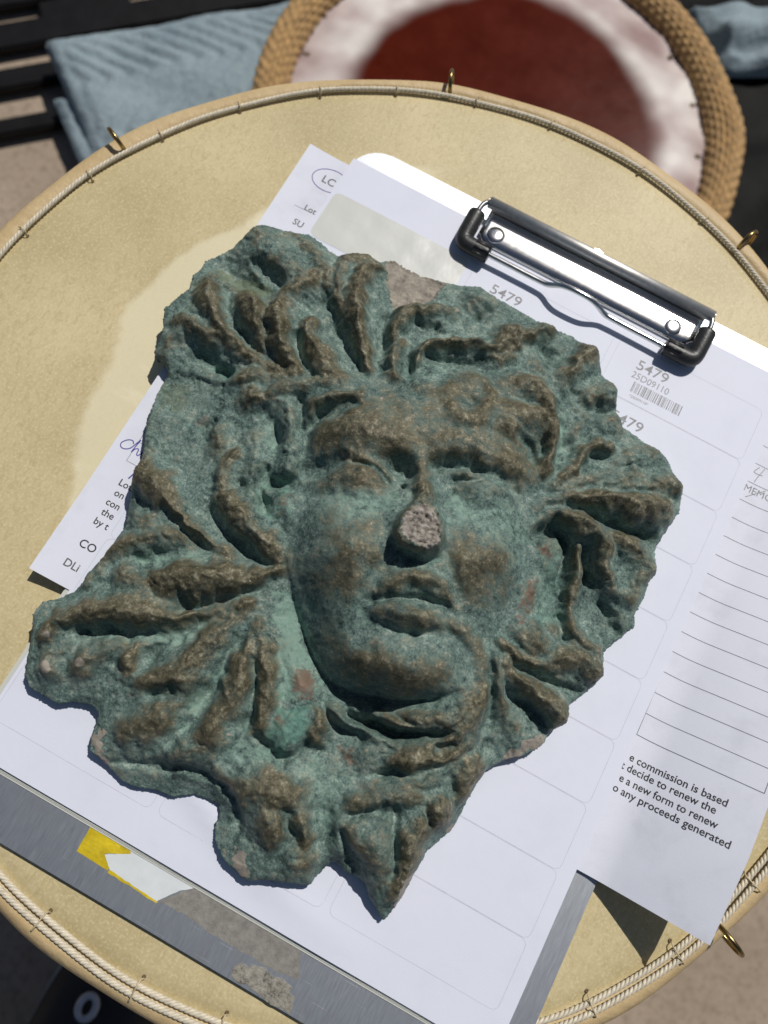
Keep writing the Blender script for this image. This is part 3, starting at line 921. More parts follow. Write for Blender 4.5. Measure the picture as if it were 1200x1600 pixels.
# ridges: (brown tint 0..1, scale of height, [(u, v, half width px, height mm), ...])
RIDGES = [
 # upper left palmette
 (.2, [(405, 372, 26, 3), (425, 400, 30, 4.5), (455, 425, 28, 5), (478, 445, 22, 4.5)]),
 (.8, [(470, 378, 12, 2), (490, 405, 14, 4), (508, 435, 14, 4.5), (518, 455, 11, 3.5)]),
 (.9, [(336, 440, 14, 5), (330, 470, 16, 7), (336, 500, 13, 6), (358, 530, 11, 4), (392, 556, 11, 4), (445, 584, 10, 3), (500, 604, 8, 2)]),
 (.7, [(342, 440, 9, 4), (372, 457, 9, 3), (402, 470, 10, 3)]),
 (1, [(388, 470, 16, 7.5), (396, 492, 17, 8), (408, 520, 15, 6), (432, 552, 12, 4), (470, 588, 9, 2)]),
 (1, [(440, 486, 14, 7), (434, 512, 18, 8.5), (440, 545, 16, 7.5), (455, 574, 13, 5), (490, 600, 9, 2.5)]),
 (1, [(482, 513, 12, 5), (485, 540, 14, 6), (498, 562, 18, 6.5), (508, 580, 17, 5), (535, 600, 12, 3)]),
 (.9, [(415, 472, 9, 2), (447, 466, 12, 4), (476, 450, 15, 5), (492, 438, 12, 5)]),
 (.9, [(291, 506, 13, 5), (302, 516, 14, 5.5), (320, 527, 12, 4.5), (345, 530, 10, 3)]),
 (.4, [(285, 512, 8, 3), (270, 535, 9, 2.5), (256, 560, 8, 2)]),
 (.8, [(370, 600, 9, 2.5), (385, 595, 11, 4), (410, 590, 10, 3), (460, 602, 8, 2)]),
 (.9, [(388, 632, 12, 4), (396, 624, 14, 5), (418, 624, 10, 3.5), (440, 613, 13, 5), (480, 606, 12, 4), (525, 602, 10, 3)]),
 (0, [(430, 632, 9, 2), (448, 645, 12, 4), (458, 680, 12, 4.5), (452, 720, 12, 4), (446, 742, 13, 4.5)]),
 (.6, [(342, 680, 13, 3.5), (344, 700, 12, 3)]),
 (.8, [(372, 712, 9, 3.5), (362, 722, 10, 4), (352, 740, 9, 3.5), (350, 765, 10, 4)]),
 (1, [(352, 780, 14, 4), (372, 800, 18, 6), (392, 828, 17, 6), (418, 850, 14, 5), (440, 872, 10, 3)]),
 (0, [(398, 680, 16, 2.5), (402, 720, 17, 3.5), (395, 765, 15, 3.5), (388, 785, 11, 2.5)]),
 (0, [(440, 780, 16, 2.5), (448, 800, 16, 2.5)]),
 # left fan
 (1, [(222, 742, 20, 5.5), (245, 760, 19, 6.5), (268, 790, 15, 5.5), (290, 815, 12, 4.5), (322, 845, 9, 3), (365, 872, 8, 2)]),
 (.6, [(215, 812, 9, 2), (235, 820, 12, 2.5), (262, 834, 12, 2.5)]),
 (.8, [(150, 885, 9, 3), (172, 866, 11, 4), (200, 852, 12, 5), (235, 844, 12, 4.5), (262, 836, 13, 4), (300, 850, 8, 2)]),
 (.5, [(140, 905, 10, 3), (160, 890, 10, 3)]),
 (.9, [(192, 898, 13, 4), (212, 910, 16, 5), (232, 926, 12, 3.5)]),
 (1, [(240, 905, 16, 4.5), (280, 908, 26, 7), (320, 908, 30, 8), (352, 908, 25, 7), (378, 911, 15, 5), (410, 900, 10, 4), (442, 888, 8, 3)]),
 (1, [(80, 996, 11, 4.5), (96, 975, 13, 6), (130, 962, 14, 6), (170, 955, 19, 7), (212, 957, 24, 7), (252, 967, 22, 6), (292, 966, 15, 4), (340, 950, 9, 2)]),
 (.6, [(88, 958, 6, 1.8), (94, 953, 6, 1.8)]),
 (.4, [(78, 1046, 14, 3.5), (84, 1022, 12, 3), (100, 1005, 11, 2.5)]),
 (.6, [(126, 1042, 13, 4), (150, 1024, 13, 4), (178, 1010, 11, 3), (205, 1000, 8, 2)]),
 (.9, [(196, 1046, 11, 4), (203, 1028, 11, 4), (212, 1012, 8, 2)]),
 (.9, [(228, 1066, 14, 3.5), (255, 1066, 18, 5), (285, 1056, 21, 6.5), (310, 1026, 21, 6), (335, 996, 18, 5.5), (355, 970, 14, 4.5), (392, 944, 9, 2.5)]),
 (.8, [(203, 1142, 14, 3), (235, 1130, 19, 4), (264, 1115, 18, 4.5), (290, 1095, 10, 2)]),
 (1, [(318, 1150, 13, 4), (335, 1140, 18, 6), (346, 1120, 16, 5), (370, 1085, 17, 6), (381, 1050, 17, 6), (390, 1012, 13, 4.5), (396, 985, 8, 2.5)]),
 (1, [(404, 1142, 10, 5), (411, 1105, 14, 6), (424, 1070, 15, 6.5), (420, 1038, 13, 6), (415, 1008, 13, 5), (407, 972, 10, 3)]),
 (.3, [(290, 1175, 18, 3), (320, 1170, 14, 2.5)]),
 # pale leaf under the jaw
 (0, [(472, 1065, 28, 3.5), (466, 1095, 28, 4), (455, 1130, 26, 4.5), (446, 1158, 19, 4.5), (441, 1176, 10, 3)]),
 (0, [(440, 950, 26, 2), (445, 1000, 30, 2.5), (462, 1040, 26, 3)]),
 (1, [(500, 1116, 12, 4), (496, 1138, 13, 5.5), (494, 1154, 10, 4.5)]),
 # beard under the chin
 (0, [(516, 1104, 8, 4), (532, 1120, 9, 4.5), (552, 1138, 9, 4.5), (585, 1152, 10, 4), (625, 1160, 10, 3.5), (662, 1158, 11, 3)]),
 (.2, [(538, 1094, 8, 4), (572, 1100, 10, 4.5), (600, 1115, 10, 4.5), (625, 1132, 10, 4.5), (662, 1140, 10, 4.5), (702, 1137, 10, 4)]),
 (.5, [(598, 1088, 11, 4), (630, 1098, 20, 6), (656, 1114, 18, 6), (670, 1125, 12, 4)]),
 (.1, [(690, 1092, 26, 4), (712, 1095, 20, 4)]),
 (.8, [(672, 1110, 12, 4), (690, 1124, 14, 5), (715, 1120, 12, 4), (735, 1100, 10, 3)]),
 (.7, [(736, 990, 7, 1), (748, 1015, 8, 1.5), (756, 1055, 10, 2.5), (750, 1095, 12, 4), (732, 1128, 13, 5), (708, 1150, 13, 5), (684, 1160, 11, 4.5)]),
 (.9, [(618, 1188, 12, 5), (640, 1186, 18, 6.5), (672, 1180, 15, 5.5), (706, 1176, 12, 4.5), (730, 1160, 9, 3)]),
 (0, [(584, 1180, 17, 3), (600, 1172, 14, 2.5)]),
 (.7, [(552, 1254, 13, 4), (588, 1250, 15, 4.5), (622, 1242, 14, 4.5), (648, 1246, 10, 3.5)]),
 (.4, [(570, 1232, 10, 2), (620, 1225, 12, 3), (670, 1215, 12, 3), (705, 1195, 12, 3)]),
 (.2, [(566, 1286, 24, 4), (558, 1308, 28, 5.5), (585, 1312, 30, 5.5), (592, 1345, 24, 5), (594, 1380, 14, 3)]),
 (.9, [(740, 1188, 13, 4), (732, 1206, 17, 5.5), (720, 1228, 16, 5), (708, 1245, 10, 3)]),
 (1, [(690, 1256, 14, 5), (682, 1272, 17, 6.5), (674, 1284, 12, 5)]),
 (1, [(655, 1290, 17, 5), (642, 1310, 17, 6), (637, 1340, 16, 5.5), (626, 1372, 11, 4.5), (612, 1400, 8, 3)]),
 (.7, [(385, 1240, 20, 4), (425, 1232, 26, 5.5), (455, 1240, 18, 5), (470, 1228, 10, 3)]),
 (.9, [(420, 1262, 16, 4), (424, 1285, 17, 5), (430, 1304, 14, 4)]),
 (.9, [(468, 1275, 10, 4), (480, 1298, 10, 5), (480, 1316, 9, 3.5)]),
 (.6, [(470, 1345, 16, 3), (488, 1338, 12, 3)]),
 (.6, [(345, 1215, 14, 2.5), (370, 1225, 12, 2.5)]),
 # upper right curls
 (.8, [(575, 405, 11, 3.5), (550, 412, 13, 4.5), (533, 430, 13, 5), (528, 455, 11, 4.5), (532, 482, 9, 3.5), (545, 522, 7, 2.5), (560, 565, 6, 2)]),
 (.5, [(548, 440, 14, 3), (540, 470, 12, 2.5)]),
 (1, [(592, 424, 8, 4.5), (570, 430, 12, 5.5), (559, 450, 13, 6.5), (554, 480, 13, 7), (558, 510, 13, 7), (563, 540, 10, 6), (570, 562, 8, 4.5), (576, 578, 7, 3)]),
 (.9, [(612, 592, 8, 3), (612, 572, 9, 4), (616, 552, 9, 4.5), (626, 540, 8, 3.5)]),
 (.9, [(611, 532, 8, 4), (622, 508, 10, 5.5), (645, 493, 10, 5.5), (676, 490, 9, 4.5), (706, 488, 8, 3)]),
 (.2, [(668, 505, 10, 2), (690, 508, 10, 2)]),
 (0, [(745, 468, 16, 3), (762, 478, 14, 3)]),
 (1, [(648, 573, 6, 3), (657, 556, 7, 5), (676, 546, 8, 6), (710, 543, 8, 6.2), (742, 546, 8, 6.2), (770, 552, 9, 5.5), (786, 546, 12, 5)]),
 (1, [(786, 545, 16, 5), (800, 528, 16, 6), (815, 530, 13, 5), (845, 520, 10, 4.5), (862, 516, 8, 3.5)]),
 (.9, [(770, 565, 12, 4), (795, 566, 12, 4)]),
 (.9, [(702, 612, 12, 1.6), (712, 598, 11, 2), (738, 594, 12, 2), (760, 602, 12, 2.4)]),
 (1, [(764, 612, 9, 2.2), (764, 630, 9, 2.6), (750, 650, 11, 1.8), (720, 652, 11, 1.6), (704, 635, 9, 1.6)]),
 (1, [(790, 600, 16, 3), (820, 608, 20, 6), (840, 622, 20, 7.5), (852, 645, 16, 7), (862, 672, 11, 6), (863, 700, 8, 5), (856, 725, 7, 4), (848, 742, 6, 3)]),
 (1, [(800, 640, 16, 2.5), (820, 650, 15, 4), (842, 655, 13, 5)]),
 (.9, [(790, 665, 12, 3), (806, 675, 10, 3)]),
 # right fan
 (.5, [(838, 575, 18, 3), (848, 588, 16, 3)]),
 (.7, [(920, 555, 17, 6), (902, 570, 17, 5.5), (882, 588, 17, 5), (872, 612, 11, 3)]),
 (.2, [(955, 620, 15, 5), (938, 624, 18, 5), (915, 630, 17, 3.5), (885, 650, 10, 2)]),
 (.2, [(962, 662, 14, 3), (930, 662, 16, 3), (905, 662, 14, 3), (890, 680, 10, 2)]),
 (1, [(944, 701, 9, 4.5), (930, 698, 10, 5), (915, 707, 10, 5), (903, 720, 11, 5), (890, 738, 9, 3.5), (862, 760, 8, 2)]),
 (.3, [(1020, 708, 14, 3), (985, 722, 13, 3), (940, 742, 11, 2.5), (880, 768, 9, 2)]),
 (.3, [(992, 742, 9, 3), (975, 747, 10, 3), (945, 758, 9, 2)]),
 (.6, [(1056, 764, 12, 4), (1030, 758, 15, 3.5), (980, 766, 12, 2.5), (900, 775, 9, 2)]),
 (1, [(1030, 792, 13, 5), (1012, 796, 18, 6.5), (985, 792, 18, 6.5), (952, 785, 16, 6), (920, 779, 12, 4.5), (880, 780, 9, 3), (840, 792, 8, 2)]),
 (.7, [(1030, 806, 14, 4), (1010, 814, 12, 3)]),
 (.9, [(948, 836, 10, 3), (968, 848, 12, 4.5), (990, 862, 12, 3.5), (1005, 880, 12, 3)]),
 (.3, [(1014, 893, 13, 4), (1000, 905, 12, 3), (985, 930, 10, 2.5)]),
 (.6, [(838, 825, 7, 2), (862, 811, 9, 4), (888, 814, 11, 5), (912, 823, 13, 6), (930, 842, 13, 6.5), (938, 866, 12, 6.5), (936, 885, 11, 6), (944, 902, 11, 5.5), (950, 918, 10, 4), (972, 930, 8, 2.5)]),
 (.7, [(898, 858, 7, 4), (897, 882, 8, 4.5), (892, 905, 9, 5), (886, 928, 11, 6), (884, 942, 9, 4.5)]),
 (.1, [(848, 860, 13, 2.5), (852, 880, 13, 2)]),
 (.1, [(832, 908, 12, 2.5), (822, 940, 13, 2.5), (808, 975, 11, 2)]),
 (.7, [(884, 955, 9, 3), (890, 980, 10, 4.5), (904, 1002, 10, 4.5), (918, 1015, 9, 4), (930, 1025, 8, 3)]),
 (.4, [(862, 985, 10, 3), (870, 1000, 9, 3)]),
 (.8, [(815, 990, 16, 4), (830, 1002, 20, 5.5), (845, 1015, 15, 4)]),
 (.9, [(782, 1002, 6, 3), (800, 1022, 7, 4.5), (822, 1035, 8, 5), (845, 1042, 7, 4)]),
 (1, [(850, 1036, 12, 4), (875, 1030, 15, 5.5), (900, 1030, 16, 5.5), (922, 1046, 16, 6), (934, 1056, 12, 5)]),
 (.4, [(870, 1062, 12, 2.5), (900, 1075, 12, 2.5)]),
 (1, [(786, 1036, 10, 3), (812, 1068, 13, 5.5), (842, 1094, 15, 6.5), (866, 1114, 15, 7), (879, 1126, 11, 6)]),
 (.5, [(770, 1025, 8, 3), (777, 1058, 9, 3.5), (784, 1092, 7, 2.5), (790, 1130, 7, 2)]),
 (.2, [(800, 1130, 10, 2), (805, 1155, 9, 2)]),
 # face
 (.6, [(486, 694, 14, 1), (508, 682, 20, 2), (545, 672, 26, 2.8), (590, 682, 24, 2.8), (624, 700, 17, 2.5), (645, 718, 12, 1.8)]),
 (.7, [(474, 668, 6, 2.5), (481, 645, 7, 4), (498, 628, 8, 4.5), (528, 620, 8, 3.5), (562, 616, 7, 2)]),
 (.9, [(535, 711, 8, 1.5), (565, 714, 9, 2.5), (590, 732, 8, 2.5), (606, 750, 7, 1.5)]),
 (.9, [(512, 760, 12, 1), (542, 746, 19, 3.5), (575, 750, 22, 4.5), (602, 764, 14, 2.5)]),
 (.6, [(654, 720, 12, 2.5), (657, 745, 12, 5), (660, 770, 12, 8), (658, 790, 14, 9)]),
 (.2, [(657, 745, 24, 2.5), (657, 780, 30, 5), (655, 820, 36, 6), (652, 850, 34, 5)]),
 (.7, [(664, 722, 10, 1.5), (690, 704, 14, 2.4), (730, 706, 18, 3.2), (770, 720, 19, 3.6), (802, 734, 17, 3.2), (828, 750, 11, 1.8)]),
 (.1, [(715, 768, 12, 1), (742, 765, 19, 3), (772, 769, 16, 3), (796, 777, 10, 1.5)]),
 (.6, [(712, 742, 6, 1.5), (742, 741, 7, 2.5), (780, 749, 7, 2.5), (810, 763, 6, 1.5)]),
 (.9, [(590, 924, 9, 2), (610, 914, 11, 3.5), (632, 904, 12, 4.5), (650, 902, 12, 5), (670, 907, 11, 4.5), (688, 924, 9, 3.5), (702, 942, 7, 2)]),
 (.55, [(594, 956, 10, 2.5), (618, 959, 14, 4.5), (650, 967, 15, 5.5), (676, 974, 12, 4.5), (692, 976, 8, 2.5)]),
 (.8, [(704, 968, 6, 1.5), (722, 984, 8, 2.5), (736, 1006, 7, 2)]),
 (.15, [(585, 1050, 30, 3.5), (615, 1050, 38, 6), (650, 1048, 36, 5.5), (680, 1050, 28, 3)]),
 (.1, [(530, 835, 40, 2), (545, 860, 48, 4), (550, 890, 40, 2.5)]),
 (.1, [(740, 850, 36, 2), (752, 875, 42, 4), (750, 905, 36, 2.5)]),
 (0, [(684, 868, 9, 2), (696, 852, 8, 3), (697, 835, 7, 2)]),
 (0, [(620, 860, 8, 2), (640, 876, 8, 2), (662, 877, 8, 2)]),
]
# grooves and pits: [(u, v, half width px, depth mm), ...]
GROOVES = [
 [(340, 412, 26, 1.5), (378, 448, 32, 3.5), (418, 462, 22, 2.5)], [(402, 415, 12, 3), (418, 430, 12, 3.5), (432, 446, 12, 3)], [(512, 470, 8, 2), (530, 510, 8, 3), (548, 550, 7, 3), (565, 578, 6, 2)],
 [(310, 548, 16, 2.5), (328, 562, 14, 4)], [(338, 573, 10, 5.5), (355, 579, 10, 5.5)], [(370, 515, 8, 2), (390, 545, 9, 3), (420, 570, 8, 2)], [(415, 520, 7, 2.5), (425, 550, 8, 3), (445, 580, 7, 2)], [(462, 530, 7, 2.5), (470, 560, 8, 3), (485, 590, 7, 2)],
 [(475, 700, 13, 2), (474, 665, 11, 4), (470, 630, 8, 2)], [(430, 665, 7, 2), (432, 700, 6, 1.5)], [(415, 735, 8, 3), (408, 765, 9, 4.5), (410, 798, 8, 3)], [(425, 754, 9, 4), (446, 754, 9, 4.5), (462, 748, 8, 3)],
 [(372, 757, 8, 2.5)], [(325, 665, 10, 2), (322, 690, 8, 1.5)], [(262, 800, 8, 3), (290, 832, 8, 3.5), (322, 862, 8, 3), (370, 885, 8, 2)], [(212, 770, 8, 3), (240, 790, 7, 2)],
 [(330, 800, 10, 3), (360, 835, 10, 4), (395, 868, 10, 4), (425, 885, 8, 2)], [(235, 880, 14, 2), (300, 872, 14, 3), (370, 882, 10, 2)], [(235, 895, 6, 2.5), (228, 905, 6, 2.5)], [(290, 945, 9, 4), (340, 942, 9, 4.5), (385, 925, 8, 3.5), (430, 905, 7, 2.5)],
 [(110, 985, 8, 3), (160, 985, 10, 4), (230, 990, 12, 4.5), (300, 985, 14, 3.5), (370, 958, 10, 2)], [(180, 1030, 8, 2), (190, 1050, 9, 2.5)], [(225, 1040, 9, 2.5), (240, 1020, 9, 2.5), (260, 1000, 8, 2)], [(245, 1085, 14, 4), (268, 1080, 12, 4)], [(330, 1075, 16, 3), (300, 1115, 16, 3), (270, 1145, 14, 2.5), (380, 1000, 8, 2)],
 [(398, 1030, 5, 3), (398, 1075, 6, 4), (392, 1115, 7, 3.5), (385, 1135, 8, 3)], [(402, 1150, 8, 5), (418, 1165, 7, 4), (440, 1188, 7, 4), (462, 1178, 7, 3), (478, 1158, 6, 2.5)], [(495, 1170, 9, 3)], [(505, 1090, 6, 2), (515, 1120, 7, 3), (540, 1142, 8, 4.5), (562, 1152, 8, 4)],
 [(540, 1104, 6, 4), (562, 1122, 8, 6.5), (600, 1140, 9, 7.5), (645, 1149, 9, 7.5), (690, 1146, 7, 5)], [(592, 1092, 6, 3), (612, 1112, 6, 3), (640, 1128, 6, 2.5)], [(685, 1172, 7, 4), (705, 1168, 6, 3)], [(585, 1212, 8, 2.5), (620, 1208, 9, 3.5), (660, 1204, 9, 3), (700, 1192, 7, 2)],
 [(548, 1270, 6, 3), (582, 1269, 6, 3.5), (618, 1262, 6, 2.5)], [(618, 1262, 6, 3), (616, 1300, 7, 4), (613, 1340, 6, 3.5), (608, 1370, 5, 2)], [(535, 1305, 8, 3), (548, 1335, 9, 3.5), (560, 1360, 8, 2)], [(665, 1262, 6, 2.5), (668, 1285, 6, 2.5)], [(705, 1215, 6, 2), (702, 1240, 6, 2)],
 [(448, 1270, 9, 2.5), (450, 1300, 10, 3), (440, 1335, 9, 2)], [(500, 1270, 16, 2), (505, 1310, 16, 2.5)], [(175, 1188, 7, 1.5), (230, 1196, 7, 2.5), (290, 1200, 7, 3), (340, 1222, 7, 3), (368, 1255, 8, 3), (372, 1290, 8, 2)],
 [(602, 500, 9, 2), (598, 540, 10, 2.5), (595, 580, 9, 2)], [(652, 505, 7, 2.5), (680, 514, 8, 3)], [(752, 498, 8, 3), (766, 490, 6, 2.5)], [(668, 557, 5, 2), (700, 564, 6, 3.2), (738, 566, 6, 2.6), (765, 568, 5, 1.5)], [(632, 560, 8, 2), (640, 590, 9, 2.5), (655, 620, 8, 1.5)],
 [(733, 626, 13, 2)], [(762, 627, 3, 1)], [(855, 555, 16, 3.5), (875, 562, 14, 3.5), (898, 545, 10, 2)], [(868, 640, 6, 3), (873, 680, 7, 3.5), (866, 725, 7, 3)], [(812, 682, 8, 3), (828, 695, 9, 3.5), (838, 720, 7, 3)], [(846, 690, 5, 2), (850, 715, 5, 2.5)],
 [(895, 620, 9, 2), (915, 645, 8, 2), (950, 640, 8, 3)], [(880, 700, 10, 2), (890, 690, 9, 2)], [(950, 712, 6, 3), (925, 718, 6, 3), (905, 735, 6, 2.5)], [(940, 730, 8, 2), (980, 732, 7, 2)], [(900, 765, 7, 1.5), (960, 770, 7, 2), (1010, 773, 6, 2)],
 [(885, 792, 6, 2), (915, 797, 8, 4), (945, 812, 8, 4), (985, 830, 9, 4.5), (1020, 838, 9, 4)], [(1040, 785, 7, 2.5), (1050, 775, 6, 2)], [(832, 840, 8, 3), (850, 826, 10, 6), (874, 822, 10, 6.5), (886, 840, 9, 6.5), (888, 868, 8, 5.5), (880, 900, 8, 5), (874, 935, 8, 4)],
 [(840, 846, 7, 4)], [(915, 850, 8, 3.5), (918, 880, 8, 3.5), (912, 910, 8, 3)], [(870, 915, 10, 2), (855, 930, 9, 2)], [(940, 940, 7, 4), (955, 970, 9, 4), (965, 985, 8, 3)], [(950, 970, 3, 3)], [(868, 965, 7, 2.5), (875, 995, 7, 2.5), (890, 1015, 6, 2)],
 [(805, 1040, 6, 3), (840, 1056, 8, 4), (870, 1068, 8, 3.5), (900, 1082, 8, 3)], [(795, 1080, 8, 3), (815, 1098, 9, 5), (832, 1108, 9, 6.5), (852, 1130, 9, 5)], [(758, 1000, 7, 1.5), (765, 1040, 6, 2), (768, 1090, 7, 3), (762, 1140, 7, 2.5)], [(762, 1165, 8, 2), (745, 1190, 7, 2)],
 # face
 [(482, 668, 8, 3), (502, 648, 12, 4.5), (532, 636, 12, 3), (555, 632, 9, 1.5)], [(480, 735, 14, 2), (508, 728, 14, 3), (532, 717, 10, 2.5)], [(550, 722, 5, 2), (582, 733, 6, 3), (606, 756, 6, 3)], [(605, 722, 14, 2), (622, 728, 15, 3.5), (634, 745, 11, 3.5)], [(632, 763, 5.0, 7)],
 [(676, 730, 9, 2.5), (692, 730, 11, 3), (720, 728, 8, 2.5), (760, 741, 8, 3), (800, 757, 7, 2.5)], [(712, 752, 5, 2), (745, 750, 5, 2.5), (788, 758, 5, 2), (808, 770, 5, 1.5)], [(704, 772, 8, 2)], [(690, 790, 10, 2), (696, 815, 8, 1.5)], [(640, 780, 7, 2), (625, 800, 8, 2)],
 [(582, 938, 5, 2), (606, 936, 5, 2.8), (640, 932, 5, 3), (672, 935, 5, 2.8), (694, 946, 5, 2)], [(584, 941, 5, 3)], [(596, 976, 6, 1.5), (622, 986, 7, 2.8), (652, 993, 7, 3.2), (684, 988, 6, 2.2), (700, 982, 5, 1)], [(625, 985, 3.5, 2.5)], [(575, 975, 14, 1.5), (560, 1000, 14, 1)],
 [(612, 868, 10, 1.2), (590, 892, 12, 1.8), (572, 918, 12, 1.6), (566, 945, 12, 1.4)], [(700, 872, 9, 1.2), (712, 905, 10, 1.4), (716, 935, 10, 1.2)], [(570, 1000, 22, 1.6), (620, 1006, 22, 2), (680, 1008, 20, 1.6)], [(612, 850, 6, 3), (620, 866, 7, 4), (640, 876, 7, 4), (664, 876, 7, 3.5), (684, 870, 6, 2.5)],
]
# crease round the jaw: the cheek and chin roll over into it, (u, v, strength)
JAW = [(440, 840, 0), (452, 900, .35), (466, 958, .8), (484, 1012, 1), (510, 1056, 1), (546, 1082, 1), (592, 1092, .95), (640, 1094, .75), (690, 1086, .35), (725, 1072, 0)]
CHIPS = [(78, 1044, 9), (132, 1036, 8), (82, 995, 5), (338, 1008, 3), (596, 622, 3), (361, 1148, 3), (475, 388, 4)]

out_xy = np.array([px_in(u, v, e) for u, v, w, e in OUTLINE])
out_w = np.array([w for *_, w, e in OUTLINE])
out_e = np.array([e for *_, e in OUTLINE], float)
MACRO = [(u, v, z if z < 16 else 16 + (z - 16) * 1.32) for u, v, z in MACRO]
mac = np.array([(*px_in(u, v, z), z) for u, v, z in MACRO])
edge_pts = np.array([(x, y, e + 1.5) for (x, y), e in zip(out_xy[::3], out_e[::3])])
ctrl = np.concatenate([mac, edge_pts])


def tps(ctrl, smooth=0.5):
    X = ctrl[:, :2]
    d = np.linalg.norm(X[:, None] - X[None], axis=2) + 1e-9
    Kk = d * d * np.log(d) + np.eye(len(X)) * smooth * 60
    Pm = np.c_[np.ones(len(X)), X]
    A = np.block([[Kk, Pm], [Pm.T, np.zeros((3, 3))]])
    sol = np.linalg.solve(A, np.r_[ctrl[:, 2], 0, 0, 0])

    def ev(x, y):
        r = sol[-3] + sol[-2] * x + sol[-1] * y
        for (cx, cy), w in zip(X, sol[:-3]):
            d2 = (x - cx) ** 2 + (y - cy) ** 2 + 1e-12
            r = r + w * 0.5 * d2 * np.log(d2)
        return r
    return ev


macro = tps(ctrl)
ST = 0.48
gx0, gy0 = out_xy.min(0) - 3
gx1, gy1 = out_xy.max(0) + 3
NX = int((gx1 - gx0) / ST) + 1
NY = int((gy1 - gy0) / ST) + 1
gx = gx0 + ST * np.arange(NX)
gy = gy0 + ST * np.arange(NY)
GX, GY = np.meshgrid(gx, gy, indexing='ij')
kx = np.fft.fftfreq(NX, ST)[:, None]
ky = np.fft.rfftfreq(NY, ST)[None, :]
kk = np.hypot(kx, ky) + 1e-9
rng = np.random.RandomState(11)


def fnoise(lo, hi):
    """smooth random field with wavelengths lo..hi mm, unit deviation"""
    w = np.fft.rfft2(rng.standard_normal((NX, NY)))
    w *= np.exp(-(kk * lo) ** 2) * (1 - np.exp(-(kk * hi) ** 2)) / kk ** 0.6
    n = np.fft.irfft2(w, (NX, NY))
    return n / n.std()


def blur(a, s):
    return np.fft.irfft2(np.fft.rfft2(a) * np.exp(-2 * (np.pi * kk * s) ** 2), (NX, NY))


def window(x0, y0, x1, y1):
    i0 = max(0, int((x0 - gx0) / ST)); i1 = min(NX, int((x1 - gx0) / ST) + 2)
    j0 = max(0, int((y0 - gy0) / ST)); j1 = min(NY, int((y1 - gy0) / ST) + 2)
    return slice(i0, i1), slice(j0, j1)


def to_plane(pts):
    """(u, v, ...) rows -> x, y rows lying on the large form"""
    P = np.asarray(pts, float)
    z = np.full(len(P), 14.0)
    for _ in range(3):
        xy = unpv(P[:, 0], P[:, 1], z)
        z = macro(xy[:, 0], xy[:, 1])
    return xy, z


def stroke_fields(pts, wf=1.4, pad=1.0):
    """distance / half width and value along a smooth stroke; px widths become mm"""
    xy, z = to_plane(pts)
    pts = np.asarray(pts, float)
    mmpx = (CAM_C[2] - z) / FPX
    row = np.c_[xy, pts[:, 2] * mmpx, pts[:, 3]]
    if len(row) == 1:
        row = np.concatenate([row, row + [0.01, 0, 0, 0]])
    row = catmull(row, 4)
    wmax = row[:, 2].max() * wf * 1.1 + pad
    sl = window(row[:, 0].min() - wmax, row[:, 1].min() - wmax, row[:, 0].max() + wmax, row[:, 1].max() + wmax)
    X, Y = GX[sl] + WARPX[sl], GY[sl] + WARPY[sl]
    best = np.full(X.shape, 1e9)
    val = np.zeros(X.shape)
    sgn = np.zeros(X.shape)
    for a, b in zip(row[:-1], row[1:]):
        dx, dy = b[0] - a[0], b[1] - a[1]
        L2 = dx * dx + dy * dy + 1e-12
        t = np.clip(((X - a[0]) * dx + (Y - a[1]) * dy) / L2, 0, 1)
        d = np.hypot(X - a[0] - t * dx, Y - a[1] - t * dy)
        w = (a[2] + (b[2] - a[2]) * t) * wf
        q = d / np.maximum(w, .2)
        m = q < best
        best[m] = q[m]
        val[m] = (a[3] + (b[3] - a[3]) * t)[m]
        sgn[m] = (((X - a[0]) * dy - (Y - a[1]) * dx) / math.sqrt(L2))[m]
    return sl, best, val, sgn


WARPX = 0.55 * fnoise(5, 20)
WARPY = 0.55 * fnoise(5, 20)
Z = macro(GX, GY)
VD = np.full((NX, NY), 1e9); VS = np.zeros((NX, NY))
RIB = np.zeros((NX, NY)); LONG = fnoise(4, 16)
R = np.zeros((NX, NY)); G = np.zeros((NX, NY)); BR = np.full((NX, NY), -0.12)
for tint, pts in RIDGES:
    sl, q, val, sg = stroke_fields(pts, 2.25, 9.0)
    m = q < VD[sl]
    VD[sl] = np.where(m, q, VD[sl]); VS[sl] = np.where(m, sg, VS[sl])
    c = val * (.42 * np.clip(1 - q * q, 0, 1) ** 1.6 + .58 * np.clip(1 - q, 0, 1) ** 1.1)
    RIB[sl] = np.where(c > R[sl], np.cos(q * 7.5 + 2 * LONG[sl]) * np.clip(val / 5, 0, 1) * np.clip(1.2 - q, 0, 1), RIB[sl])
    R[sl] = np.maximum(R[sl], c)
    if tint:
        BR[sl] = np.maximum(BR[sl], tint * np.clip(1.15 - 2.6 * q * q, -.2, .95) - .05)
for pts in GROOVES:
    sl, q, val, sg = stroke_fields(pts)
    G[sl] = np.minimum(G[sl], -val * np.clip(1 - q * q, 0, 1) ** 1.3)
P = np.array([(u, v, 1, h) for u, v, h in JAW], float)
row = catmull(np.c_[unpv(P[:, 0], P[:, 1], np.full(len(P), 14.0)), P[:, 3]], 5)
best = np.full((NX, NY), 1e9); jval = np.zeros((NX, NY)); side = np.zeros((NX, NY))
